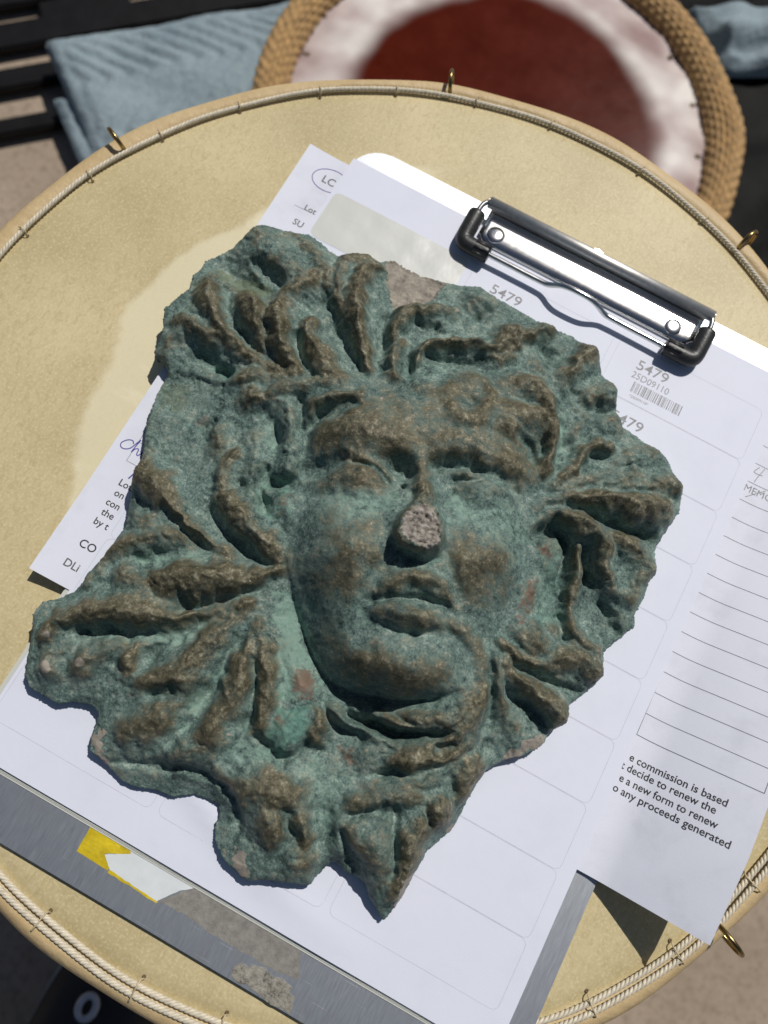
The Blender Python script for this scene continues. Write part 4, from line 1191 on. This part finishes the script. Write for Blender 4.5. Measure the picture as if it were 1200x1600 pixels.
for a, b in zip(row[:-1], row[1:]):
    dx, dy = b[0] - a[0], b[1] - a[1]
    L2 = dx * dx + dy * dy + 1e-12
    t = np.clip(((GX - a[0]) * dx + (GY - a[1]) * dy) / L2, 0, 1)
    d = np.hypot(GX - a[0] - t * dx, GY - a[1] - t * dy)
    m = d < best
    best[m] = d[m]; jval[m] = (a[2] + (b[2] - a[2]) * t)[m]
    side[m] = (dx * (GY - a[1]) - dy * (GX - a[0]))[m]
t = np.clip(best / np.where(side > 0, 15.0, 9.0), 0, 1)
JAWK = 1 - jval * (1 - np.where(side > 0, np.sqrt(np.clip(1 - (1 - t) ** 2, 0, 1)), t * t * (3 - 2 * t)))


def poly_sd(P):
    """signed distance (inside positive) to a polygon, plus nearest segment index"""
    P = np.asarray(P, float)
    best = np.full((NX, NY), 1e9); idx = np.zeros((NX, NY), int); ins = np.zeros((NX, NY), bool)
    n = len(P)
    for i in range(n):
        a, b = P[i], P[(i + 1) % n]
        dx, dy = b - a
        t = np.clip(((GX - a[0]) * dx + (GY - a[1]) * dy) / (dx * dx + dy * dy), 0, 1)
        d = (GX - a[0] - t * dx) ** 2 + (GY - a[1] - t * dy) ** 2
        m = d < best
        best[m] = d[m]; idx[m] = i
        c = ((a[1] > GY) != (b[1] > GY)) & (GX < (b[0] - a[0]) * (GY - a[1]) / (b[1] - a[1] + 1e-12) + a[0])
        ins ^= c
    return np.where(ins, 1, -1) * np.sqrt(best), idx


def patch(pts, soft=2.0, z=None):
    """soft mask of a measured polygon"""
    P = np.array([(u, v, 1, 1) for u, v in pts], float)
    xy = to_plane(P)[0] if z is None else unpv(P[:, 0], P[:, 1], np.full(len(P), z))
    return poly_sd(xy)[0]


def sstep(a, lo, hi):
    t = np.clip((a - lo) / (hi - lo), 0, 1)
    return t * t * (3 - 2 * t)


# fine veins that run along the leaf lobes, absent on the face and the smooth panels
face_sd = patch([(470, 700), (490, 650), (540, 615), (640, 590), (740, 580), (840, 610), (870, 680), (850, 760), (835, 850), (805, 960), (770, 1040), (720, 1090), (620, 1100), (520, 1085), (470, 980), (445, 880), (450, 780)])
flat_sd = np.maximum(patch([(430, 930), (470, 930), (500, 1080), (470, 1110), (425, 1060)]), patch([(430, 1200), (520, 1170), (560, 1240), (530, 1330), (480, 1230)]))
vein_m = sstep(-face_sd, -1, 5) * (1 - sstep(flat_sd, -2, 3)) * np.clip(1.6 - VD * .55, 0, 1)
VEIN = vein_m * (np.cos(VS * 1.75 + 1.3 * LONG) + .5 * np.cos(VS * 3.3 + 2 * fnoise(3, 12))) * (.55 + .45 * np.clip(fnoise(5, 18), -1, 1))
# chipped hollow at the left, and the bare core at the top edge, lie lower
chip_sd = patch([(247, 612), (262, 580), (300, 585), (350, 600), (345, 640), (333, 672), (312, 672), (287, 652), (262, 637), (237, 637)])
H = Z + 1.30 * blur(R, .55) + 0.45 * (blur(R, 3.4) - .8) + 1.0 * blur(G, .45) + 0.5 * blur(G, 2.2) + 0.10 * RIB + 0.26 * VEIN
H = 11.0 + (H - 11.0) * blur(JAWK, .4)
H -= 1.8 * sstep(chip_sd + .5 * fnoise(1.2, 6), -.9, 1.6)
core_sd = patch([(601, 405), (620, 400), (640, 415), (700, 440), (692, 445), (684, 458), (674, 471), (655, 477), (641, 480), (630, 490), (613, 489), (609, 468), (603, 440)], z=9) + .35 * fnoise(1.0, 5)
H -= 1.4 * sstep(core_sd, -.2, .8)
# broken nose: a stump with a rough flat top
nose_sd = patch([(652, 772), (672, 780), (690, 808), (697, 840), (688, 862), (664, 872), (638, 868), (618, 856), (612, 838), (624, 808)], z=41)
H += 8.5 * sstep(nose_sd, -1.2, 2.6)
break_px = [(655, 787), (668, 788), (678, 797), (684, 812), (688, 830), (685, 847), (672, 856), (664, 859), (652, 853), (640, 846), (628, 838), (624, 825), (630, 806), (642, 794)]
break_sd = patch(break_px, z=47) + .25 * fnoise(.9, 4)
bxy = unpv(np.array([p[0] for p in break_px], float), np.array([p[1] for p in break_px], float), 47.0).mean(0)
plane = 47.6 + 0.10 * (GX - bxy[0]) - 0.16 * (GY - bxy[1]) + .30 * fnoise(.8, 3) + .28 * fnoise(2, 8)
crack = fnoise(.9, 3.5)
plane -= 1.3 * sstep(-np.abs(crack), -.16, 0) * (fnoise(3, 9) > -.1)
bm_ = sstep(break_sd, -.5, .5)
H = np.minimum(H, plane + .2 + .45 * np.minimum(break_sd, 0) + np.where(break_sd < -9, 99, 0))
H = H * (1 - bm_) + plane * bm_
# small grey chips stand a touch proud
xyc, zc = to_plane(np.array([(u, v, 1, 1) for u, v, r in CHIPS], float))
GREY = np.zeros((NX, NY))
for (cx, cy), (u, v, r) in zip(xyc, CHIPS):
    d = np.hypot(GX - cx + .5 * WARPX, GY - cy + .5 * WARPY) / (r * .235)
    GREY = np.maximum(GREY, np.clip(1.2 - d * d * .8, 0, 1))
    H += .35 * sstep(1 - d, -.1, .5)
# cast surface: lumps, pores, corrosion
lump = fnoise(2.6, 10)
H += ((0.11 + .07 * vein_m) * lump + 0.032 * fnoise(.7, 2.4)) * (1 - bm_)
brown_rough = np.clip(BR, 0, 1)
H += 0.055 * fnoise(1.0, 3) * brown_rough * (1 - bm_)
pore = fnoise(.7, 2.0)
H -= 0.55 * sstep(pore, 2.3, 3.2)

# outline
sd, idx = poly_sd(out_xy)
sd = sd + 0.10 * fnoise(.7, 3.0) + 0.10 * fnoise(3, 14)
wid = blur(out_w[idx].astype(float), 1.2)
edg = blur(out_e[idx].astype(float), 1.2)
t = np.clip(sd / (wid * 1.15), 0, 1)
k_ = np.sqrt(np.clip(1 - (1 - t) ** 2, 0, 1))
H = edg + (H - edg) * k_
H = np.maximum(H, 1.2)
H += 0.075 * fnoise(.5, 1.3) * (1 - bm_)

# colour areas (what the surface is made of, measured from the photo)
AWARP = 1.5 * fnoise(3.5, 14) + .5 * fnoise(1, 4)
def area(pts, val, soft=2.5, z=None):
    return val * sstep(patch(pts, z=z) + AWARP, -soft, soft)

for pts, val in (
    ([(478, 690), (505, 662), (540, 648), (580, 640), (600, 655), (660, 690), (648, 715), (600, 712), (550, 704), (505, 715), (485, 715)], .95),
    ([(530, 740), (570, 730), (600, 750), (605, 770), (560, 768), (520, 770), (505, 775)], .8),
    ([(505, 905), (540, 860), (600, 880), (645, 893), (600, 932), (540, 942)], .62),
    ([(548, 822), (570, 820), (605, 808), (622, 850), (610, 885), (560, 890), (540, 850)], .66),
    ([(692, 820), (738, 830), (778, 862), (800, 905), (790, 945), (740, 958), (705, 950), (698, 890)], .74),
    ([(675, 610), (730, 585), (800, 590), (860, 640), (865, 700), (835, 760), (780, 740), (700, 705), (660, 700), (690, 660)], .72),
    ([(500, 645), (560, 605), (640, 592), (690, 600), (700, 700), (640, 705), (560, 660)], .58),
    ([(640, 700), (690, 690), (670, 770), (650, 775), (645, 740)], .9),
    ([(450, 860), (520, 880), (560, 940), (540, 1000), (500, 1010), (465, 930)], .36),
    ([(520, 1000), (580, 1010), (690, 1030), (690, 1070), (600, 1082), (540, 1070), (500, 1030)], .52),
    ([(575, 1020), (610, 1010), (640, 1060), (600, 1075)], .75),
    ([(665, 1035), (690, 1035), (695, 1065), (672, 1078)], .85),
    ([(430, 830), (470, 840), (480, 900), (440, 890)], .45),
    ([(740, 1010), (775, 1010), (780, 1090), (750, 1150), (690, 1170), (720, 1120), (745, 1060)], .45),
    ([(540, 600), (600, 590), (600, 620), (560, 630), (520, 615)], .6),
    ([(380, 1215), (450, 1205), (500, 1240), (440, 1290), (400, 1270)], .55),
    ([(405, 365), (480, 370), (490, 390), (420, 385)], .45),
    ([(540, 415), (590, 410), (560, 450), (540, 480), (528, 450)], .5),
    ([(1000, 730), (1060, 740), (1062, 775), (1000, 775)], .35)):
    BR = np.maximum(BR, area(pts, val) - .06)
PALE = np.full((NX, NY), -.1)
for pts, val in (
    ([(425, 930), (462, 930), (485, 1030), (500, 1080), (440, 1120), (430, 1030)], .75),
    ([(470, 880), (530, 930), (590, 960), (560, 1000), (500, 1000), (470, 950)], .45),
    ([(480, 770), (560, 760), (640, 780), (600, 812), (540, 822), (490, 830)], .55),
    ([(700, 770), (800, 780), (830, 830), (810, 900), (770, 860), (700, 815)], .5),
    ([(430, 640), (470, 640), (465, 800), (420, 820), (385, 790), (400, 690)], .45),
    ([(370, 1120), (440, 1190), (540, 1180), (560, 1260), (520, 1310), (450, 1210), (340, 1200), (290, 1160)], .42),
    ([(600, 880), (700, 870), (700, 900), (610, 900)], .4),
    ([(200, 860), (340, 870), (330, 885), (200, 885)], .5),
    ([(130, 990), (280, 985), (380, 950), (290, 1010), (170, 1010)], .45),
    ([(300, 1090), (380, 1000), (340, 1090), (280, 1150)], .45),
    ([(620, 560), (690, 565), (720, 590), (650, 620)], .35),
    ([(860, 640), (890, 640), (880, 730), (860, 750)], .45),
    ([(660, 1080), (740, 1080), (720, 1110), (660, 1110)], .35)):
    PALE = np.maximum(PALE, area(pts, val))
EMER = np.zeros((NX, NY))
for pts, val in (
    ([(430, 1100), (470, 1100), (500, 1090), (480, 1150), (440, 1185), (415, 1160)], .7), ([(325, 560), (370, 575), (365, 590), (330, 585)], .7), ([(830, 850), (890, 830), (880, 980), (820, 990), (835, 930)], .5),
    ([(425, 750), (460, 760), (450, 820), (420, 810)], .55), ([(265, 640), (310, 670), (330, 680), (290, 670)], .6), ([(500, 1060), (530, 1095), (600, 1150), (690, 1150), (600, 1160), (530, 1150)], .4), ([(480, 1010), (520, 1070), (590, 1090), (520, 1090), (475, 1030)], .45),
    ([(620, 850), (690, 865), (640, 885), (610, 870)], .5)):
    EMER = np.maximum(EMER, area(pts, val))
OLIVE = np.zeros((NX, NY))
for pts, val in (([(330, 420), (400, 430), (430, 460), (400, 475), (350, 440)], .75), ([(300, 440), (330, 420), (320, 500), (290, 480)], .5), ([(250, 600), (300, 590), (290, 640), (250, 635)], .6), ([(370, 740), (410, 690), (400, 780), (380, 790)], .4),
    ([(240, 560), (330, 590), (330, 640), (250, 640)], .35), ([(1000, 880), (1020, 890), (990, 980), (960, 990)], .35)):
    OLIVE = np.maximum(OLIVE, area(pts, val))
RED = np.zeros((NX, NY))
for pts, val in (([(835, 850), (858, 850), (858, 875), (838, 872)], 1), ([(822, 905), (845, 912), (832, 945), (818, 982), (797, 982), (808, 945)], .85), ([(462, 1040), (482, 1036), (502, 1060), (495, 1090), (470, 1100), (455, 1080)], .9), ([(438, 772), (460, 770), (448, 812), (436, 806)], .7),
    ([(318, 640), (335, 640), (332, 672), (298, 660)], .6), ([(522, 1165), (552, 1165), (560, 1200), (540, 1205)], .75), ([(432, 1118), (443, 1118), (443, 1130), (432, 1130)], .9), ([(268, 710), (280, 710), (278, 730), (268, 728)], .6), ([(475, 435), (497, 430), (498, 450), (480, 452)], .55),
    ([(800, 990), (845, 990), (845, 1020), (815, 1020)], .4), ([(590, 690), (620, 695), (610, 712), (590, 708)], .6), ([(540, 745), (600, 750), (595, 768), (550, 765)], .45), ([(860, 965), (875, 965), (872, 1000), (858, 995)], .4)):
    RED = np.maximum(RED, sstep(patch(pts) + 1.2 * WARPX + .8 * fnoise(1, 4), -1.6, 2.8) * val * .85)
for pts in ([(142, 1150), (158, 1150), (168, 1195), (150, 1188), (140, 1165)], [(358, 1338), (378, 1338), (394, 1372), (380, 1376), (362, 1356)], [(822, 1155), (852, 1151), (850, 1164), (836, 1176), (815, 1184), (788, 1190), (802, 1172)], [(650, 1352), (640, 1360), (618, 1400), (612, 1422), (640, 1392)],
            [(720, 1278), (706, 1304), (686, 1318), (706, 1290)]):
    GREY = np.maximum(GREY, area(pts, .9, 1.0))

cav = np.clip((H - blur(H, 2.2)) / 1.2, -1, 1)
low = H - blur(H, 5.0)
BR = BR * .30 + .52 * blur(np.maximum(BR, 0), 3.0) + .14 * cav * (1 - bm_) + .10 + .22 * np.clip(low / 3.0, -.6, 1) + .10 * fnoise(7, 30)
PALE = PALE + .30 * np.clip(-low / 2.5, 0, 1)
PALE = PALE - .15 * np.clip(-cav, 0, 1)
# --- mesh from the field
keep_v = sd > -0.55 * ST
near = keep_v & (sd < 0.30 * ST)
gxn, gyn = np.gradient(sd, ST)
gl = np.maximum(np.hypot(gxn, gyn), .3)
PX = GX - np.where(near, np.clip(sd, -.4, .4) * gxn / gl ** 2, 0)
PY = GY - np.where(near, np.clip(sd, -.4, .4) * gyn / gl ** 2, 0)
q_ok = keep_v[:-1, :-1] & keep_v[1:, :-1] & keep_v[1:, 1:] & keep_v[:-1, 1:]
qi, qj = np.nonzero(q_ok)
vid = np.arange(NX * NY).reshape(NX, NY)
quads = np.stack([vid[qi, qj], vid[qi + 1, qj], vid[qi + 1, qj + 1], vid[qi, qj + 1]], 1)
in_break = (break_sd > 0)[qi, qj]
in_core = ((core_sd > 0) & (sd > -1))[qi, qj]
relief = empty('bronze_relief', 'green and brown corroded bronze mask of a bearded leafy face, broken nose, jagged edge', 'relief mask')
PV = np.stack([PX.ravel(), PY.ravel(), H.ravel()], 1)
ATT = dict(brown=BR, pale=PALE, emerald=EMER, olive=OLIVE, red=RED, grey=GREY)


def submesh(name, Q, mat, wall=False):
    used, inv = np.unique(Q.ravel(), return_inverse=True)
    V = PV[used]
    F = inv.reshape(-1, 4)
    src = used
    if wall:
        allq = quads
        e = np.concatenate([allq[:, [0, 1]], allq[:, [1, 2]], allq[:, [2, 3]], allq[:, [3, 0]]])
        key = np.sort(e, 1)
        code = key[:, 0].astype(np.int64) * (NX * NY) + key[:, 1]
        uq, first, cnt = np.unique(code, return_index=True, return_counts=True)
        be = e[first[cnt == 1]]
        lut = np.full(NX * NY, -1); lut[used] = np.arange(len(used))
        bv = np.unique(be.ravel())
        gxv = (gxn / gl).ravel()[bv]; gyv = (gyn / gl).ravel()[bv]
        rows = []
        for ins_, zz in ((.15, .62), (.55, .3), (1.3, .0)):
            rows.append(np.stack([PV[bv, 0] + ins_ * gxv, PV[bv, 1] + ins_ * gyv, .22 + (PV[bv, 2] - .22) * zz], 1))
        miss = lut[bv] < 0
        base_n = len(V)
        top = lut[bv].copy()
        if miss.any():
            top[miss] = base_n + np.arange(miss.sum())
            V = np.concatenate([V, PV[bv[miss]]]); src = np.concatenate([src, bv[miss]])
        levels = [top]
        for r_ in rows:
            levels.append(len(V) + np.arange(len(bv)))
            V = np.concatenate([V, r_]); src = np.concatenate([src, bv])
        pos = np.full(NX * NY, -1); pos[bv] = np.arange(len(bv))
        A, B = pos[be[:, 0]], pos[be[:, 1]]
        for l0, l1 in zip(levels[:-1], levels[1:]):
            F = np.concatenate([F, np.stack([l0[B], l0[A], l1[A], l1[B]], 1)])
    me = bpy.data.meshes.new(name)
    me.vertices.add(len(V)); me.vertices.foreach_set('co', (V * MM).astype(np.float32).ravel())
    me.loops.add(F.size); me.loops.foreach_set('vertex_index', F.ravel().astype(np.int32))
    me.polygons.add(len(F)); me.polygons.foreach_set('loop_start', np.arange(0, F.size, 4, dtype=np.int32))
    me.update(calc_edges=True)
    for k, a in ATT.items():
        at = me.attributes.new(k, 'FLOAT', 'POINT')
        at.data.foreach_set('value', a.ravel()[src].astype(np.float32))
    return link(name, me, mat, relief, True)


submesh('mask_body', quads[~in_break & ~in_core], bronze, True)
o = submesh('nose_break', quads[in_break], core)
o['label'] = 'pale grey broken stump of the nose'
o = submesh('bare_core', quads[in_core], plain('bare_core_stone', (0.285, 0.255, 0.215), .85, 0, .35, 300, .8, 600))
o['label'] = 'bare grey brown core showing at the top edge'
# ------------------------------------------------------------------ things behind and below
E1 = np.array([0.715, 0.699]); E2 = np.array([0.745, -0.667])
# low slatted rack: black slats along E1, cross bars along E2
black_paint = plain('black_painted_steel', (0.008, 0.008, 0.009), 0.5, 0, .3, 60)
black_paint.node_tree.nodes['Principled BSDF'].inputs['Specular IOR Level'].default_value = 0.15
rack = empty('slatted_rack', 'low black slatted rack lying on the concrete beside the blue blanket', 'rack', loc=(-640, 400, GZ))
RA = np.array([-606.0, 371.0])


def bar(p, d, length, width, z0, z1, name):
    d = np.array(d); n = np.array([-d[1], d[0]])
    P = [p - n * width / 2, p + d * length - n * width / 2, p + d * length + n * width / 2, p + n * width / 2]
    bm = bmesh.new()
    v, f = prism([tuple(q) for q in P], z0, z1)
    vs = [bm.verts.new(q) for q in v]
    for ff in f: bm.faces.new([vs[i] for i in ff])
    bmesh.ops.bevel(bm, geom=bm.edges[:], offset=2.0, segments=2, affect='EDGES')
    return mkbm(name, bm, black_paint, rack, False)


for off, wd in ((-132, 40), (-78, 34), (-24, 34), (30, 26), (88, 20)):
    bar(RA + E2 * off - E1 * 420, E1, 1000, wd, GZ + 4, GZ + 14, 'slat')
bar(RA + E1 * 62 - E2 * 190, E2, 300, 96, GZ + .5, GZ + 12, 'cross_bar')
bar(RA - E1 * 330 - E2 * 190, E2, 300, 60, GZ + .5, GZ + 12, 'cross_bar')

# folded moving blanket with chevron quilting
blanket_mat = M_blanket()
blanket = empty('moving_blanket', 'folded blue quilted moving blanket under the red drum', 'blanket', loc=(-300, 500, GZ))
BA = np.array([-578.0, 362.0])
F1 = np.array([0.712, 0.702]); F2 = np.array([0.80, -0.60])


def quilt(name, org, l1, l2, zb, thick, phase, sd_):
    n1, n2 = int(l1 / 4), int(l2 / 4)
    V = []
    rs = np.random.RandomState(sd_)
    w1 = rs.uniform(0, 6, 4)
    for i in range(n1 + 1):
        for j in range(n2 + 1):
            a, b = l1 * i / n1, l2 * j / n2
            e = min(a, b, l1 - a, l2 - b)
            zig = abs(((b + phase) / 130.0) % 1.0 - .5) * 130 * 1.05
            sl_ = ((a + zig + 5 * math.sin(b * .045 + w1[3]) + 3 * math.sin(a * .03)) / 22.0) % 1.0
            puff = abs(math.sin(math.pi * sl_)) ** .6
            binding = 1 - min(1, max(0, (e - 2) / 26.0))
            z = zb + thick * math.sqrt(min(1, max(0, e) / 10)) + 6.5 * puff * (1 - .8 * (binding > .35))
            z += 1.8 * math.sin(a * .05 + 2 * math.sin(b * .03)) + 2.6 * math.sin(a * .021 + w1[0] + b * .013) + 1.6 * math.sin(b * .034 + w1[1] - a * .01)
            wob = 3 * math.sin(a * .017 + w1[2]) + 1.5 * math.sin(a * .06)
            p = org + F1 * a + F2 * (b + wob * (b < 40))
            V.append((p[0], p[1], max(z, zb)))
    Fq = []
    for i in range(n1):
        for j in range(n2):
            k = i * (n2 + 1) + j
            Fq.append((k, k + n2 + 1, k + n2 + 2, k + 1))
    o = mk(name, V, Fq, blanket_mat, blanket, True)
    return o


quilt('lower_fold', BA + F1 * 2 + F2 * 26 + np.array([12, -30]), 640, 250, GZ + 26, 9, 20, 1)
quilt('upper_fold', BA, 590, 300, GZ + 36, 14, 0, 2)
# rucked tail of the blanket on the far side of the red drum
tail = []
nn, mm_ = 60, 40
tb = unp(1125, 30, -372)[:2]
for i in range(nn + 1):
    for j in range(mm_ + 1):
        a, b = 190 * i / nn - 10, 95 * j / mm_ - 45
        fold = 16 * max(0, math.sin(b * .075 + a * .012 + .5)) ** 1.5 + 5 * math.sin(a * .08 + b * .05)
        e = min(i, j, nn - i, mm_ - j) / 5
        x = tb[0] + .72 * a + .62 * b; y = tb[1] + .45 * a - .75 * b
        tail.append((x, y, GZ + 18 + (18 + fold) * math.sqrt(min(1, e))))
Fq = [(i * (mm_ + 1) + j, (i + 1) * (mm_ + 1) + j, (i + 1) * (mm_ + 1) + j + 1, i * (mm_ + 1) + j + 1) for i in range(nn) for j in range(mm_)]
mk('rucked_fold', tail, Fq, blanket_mat, blanket, True)

# black tarpaulin heaped on the right
tarp_mat = plain('black_tarpaulin', (0.004, 0.0045, 0.0045), 0.6, 0, .4, 30, 1.0, 60)
nn = 70
tc = np.array([200.0, 560.0])
V = []
for i in range(nn + 1):
    for j in range(nn + 1):
        a, b = 620 * (i / nn - .5), 760 * (j / nn - .5)
        e = min(i, j, nn - i, nn - j) / 8
        z = 10 * math.sin(a * .03 + 1.3 * math.sin(b * .014)) + 7 * math.sin(b * .041 + a * .012) + 3 * math.sin(a * .09 - b * .05)
        V.append((tc[0] + a + 8 * math.sin(b * .05), tc[1] + b + 8 * math.sin(a * .04), max(GZ + 1, GZ + 1 + (14 + .5 * z) * math.sqrt(min(1, e)))))
Fq = [(i * (nn + 1) + j, (i + 1) * (nn + 1) + j, (i + 1) * (nn + 1) + j + 1, i * (nn + 1) + j + 1) for i in range(nn) for j in range(nn)]
tarp_mat.node_tree.nodes['Principled BSDF'].inputs['Specular IOR Level'].default_value = 0.08
tp = mk('tarpaulin', V, Fq, tarp_mat, None, True)
tag(tp, 'crumpled black tarpaulin on the ground right of the red drum', 'tarpaulin')

# second drum: dark red glazed skin, sun glare painted as a pale band, cane-bound rim
D2 = (-120.0, 462.0); D2Z = -300.0; D2R = 225.0
drum2 = empty('drum', 'dark red drum with a pale ring of painted glare and woven tan rim, behind on the blue blanket', 'drum', loc=(D2[0], D2[1], GZ + 50))
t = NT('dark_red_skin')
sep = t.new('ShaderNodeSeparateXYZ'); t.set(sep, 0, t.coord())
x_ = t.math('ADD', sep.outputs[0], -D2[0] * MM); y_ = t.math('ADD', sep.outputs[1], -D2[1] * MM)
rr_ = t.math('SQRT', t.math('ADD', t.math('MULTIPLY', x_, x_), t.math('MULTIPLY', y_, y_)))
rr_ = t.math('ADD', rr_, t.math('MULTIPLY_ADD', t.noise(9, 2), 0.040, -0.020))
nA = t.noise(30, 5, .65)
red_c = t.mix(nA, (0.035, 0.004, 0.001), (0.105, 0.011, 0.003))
glare_c = t.ramp(t.noise(20, 2, .45), [(0.3, (0.34, 0.24, 0.23)), (0.5, (0.58, 0.50, 0.48)), (0.68, (0.80, 0.76, 0.72))])  # glare on the sloping skin, put into the base colour
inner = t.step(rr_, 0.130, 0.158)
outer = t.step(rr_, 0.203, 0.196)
c_ = t.mix(t.math('MULTIPLY', inner, outer), red_c, glare_c)
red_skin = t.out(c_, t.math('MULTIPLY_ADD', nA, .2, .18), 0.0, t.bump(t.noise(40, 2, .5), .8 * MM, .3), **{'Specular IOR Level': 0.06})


def d2warp(a, r, z):
    k = max(0, min(1, (r - 150) / 50)) if r < 205 else 0
    return (0, k * (1.2 * math.sin(19 * a) + .8 * math.sin(31 * a + 1)))


prof = [(.01, D2Z)] + [(r, D2Z) for r in (30, 60, 90, 120, 135)] + [(150, D2Z - .6), (165, D2Z - 1.8), (180, D2Z - 3.4), (195, D2Z - 5.5), (203, D2Z - 7.5), (207, D2Z - 9), (209, D2Z - 20), (209, D2Z - 66)]
v, f = revolve(prof, 160, D2, d2warp)
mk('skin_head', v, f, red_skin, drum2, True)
cane = plain('woven_cane', (0.40, 0.245, 0.095), 0.6, 0, .35, 160, .8, 500)


def bulge(a):
    d = (math.degrees(a) - 28 + 180) % 360 - 180
    return 7.5 * math.exp(-(d / 9.0) ** 2)


for k in range(13):
    fr = k / 12
    th = math.radians(165 - 205 * fr)
    r0 = 211.5 + 14.5 * math.cos(th)
    z0 = D2Z - 7 + 14.5 * math.sin(th)
    n = 720
    A = np.arange(n) * 2 * np.pi / n
    rad = np.array([r0 + bulge(a) * fr for a in A])
    P = np.stack([D2[0] + rad * np.cos(A), D2[1] + rad * np.sin(A), np.full(n, z0)], 1)
    v, f = tube(P, 2.75 + .75 * np.sin(np.arange(n) * math.pi / 3 + math.pi * (k % 2)), 6, True)
    mk('cane_strand', v, f, cane, drum2, True)
v, f = revolve([(222, D2Z - 14), (223, D2Z - 50), (220, D2Z - 68), (205, D2Z - 68)], 128, D2)
mk('shell', v, f, cane, drum2, True)
thread = plain('dark_thread', (0.10, 0.055, 0.03), .7)
for (u, w_) in ((508, 30), (478, 86), (1072, 82), (1100, 165), (1112, 250), (660, -10), (900, -20)):
    p = unp(u, w_, D2Z - 6)
    a = math.atan2(p[1] - D2[1], p[0] - D2[0])
    er = np.array([math.cos(a), math.sin(a), 0]); ct = np.array([D2[0], D2[1], D2Z - 5])
    v, f = tube(catmull([ct + er * 189 + np.array([0, 0, .5]), ct + er * 194 + np.array([0, 0, 2.5]), ct + er * 202 + np.array([0, 0, 9])], 4), .7, 5)
    mk('stitch', v, f, thread, drum2, True)
    v, f = revolve([(.01, D2Z - 3.6), (2.2, D2Z - 3.8), (2.6, D2Z - 5)], 10, tuple((ct + er * 188)[:2]))
    mk('stitch_hole', v, f, hole_mat, drum2, True)

# toe of a sneaker on the ground by the drum
shoe = empty('sneaker', 'black sneaker with pale rubber sole on the ground at the lower left', 'shoe', loc=(-50, -440, GZ))
sole_mat = plain('pale_rubber_sole', (0.42, 0.43, 0.41), .7, 0, .12, 200, .3)
upper_mat = plain('black_shoe_fabric', (0.012, 0.012, 0.016), .6, 0, .3, 400, .5)
white_print = plain('white_shoe_print', (0.55, 0.56, 0.6), .5)
SC = np.array([-40.0, -345.0])
base_out = [(0, 52), (22, 46), (38, 26), (45, -6), (44, -50), (40, -110), (40, -170), (34, -205), (16, -222), (-8, -222), (-28, -205), (-36, -165), (-38, -110), (-44, -50), (-46, -6), (-40, 26), (-22, 46)]
ring = catmull(base_out, 4, True)
levels = [(1.0, 0), (1.04, 4), (1.04, 20), (1.02, 26)]
n = len(ring)
V = [(SC[0] + x * s_, SC[1] + (y + 85) * s_ - 85, GZ + .3 + z) for s_, z in levels for x, y in ring]
Fq = [(l * n + k, l * n + (k + 1) % n, (l + 1) * n + (k + 1) % n, (l + 1) * n + k) for l in range(len(levels) - 1) for k in range(n)]
Fq += [tuple(range(n - 1, -1, -1)), tuple((len(levels) - 1) * n + k for k in range(n))]
mk('sole', V, Fq, sole_mat, shoe, True)
V, Fq = [], []
lev = [(.97, 25, 0), (.97, 36, 0), (.90, 50, -3), (.76, 62, -10), (.56, 72, -22), (.40, 80, -40)]
for s_, z, sh in lev:
    for x, y in ring:
        h = z * (1 + max(0, (-y - 20) / 380))
        V.append((SC[0] + x * s_, SC[1] + (y + 85) * s_ - 85 + sh, GZ + h))
Fq = [(l * n + k, l * n + (k + 1) % n, (l + 1) * n + (k + 1) % n, (l + 1) * n + k) for l in range(len(lev) - 1) for k in range(n)]
Fq += [tuple((len(lev) - 1) * n + k for k in range(n))]
mk('upper', V, Fq, upper_mat, shoe, True)
cpt = unp(136, 1574, GZ + 74)
P = [(cpt[0] + 7.5 * math.cos(a) * .8, cpt[1] + 9 * math.sin(a), cpt[2] + 2.0 * math.sin(a)) for a in np.linspace(0, 2 * math.pi, 25)[:-1]]
v, f = tube(P, 2.6, 6, True, flat=.5)
mk('eyelet_patch', v, f, white_print, shoe, True)
for k in range(3):
    y = SC[1] - 35 - 24 * k
    v, f = tube(catmull([(SC[0] - 22, y, GZ + 76 + 3 * k), (SC[0], y + 4, GZ + 85 + 3 * k), (SC[0] + 22, y, GZ + 76 + 3 * k)], 4), 3, 6)
    mk('lace', v, f, upper_mat, shoe, True)
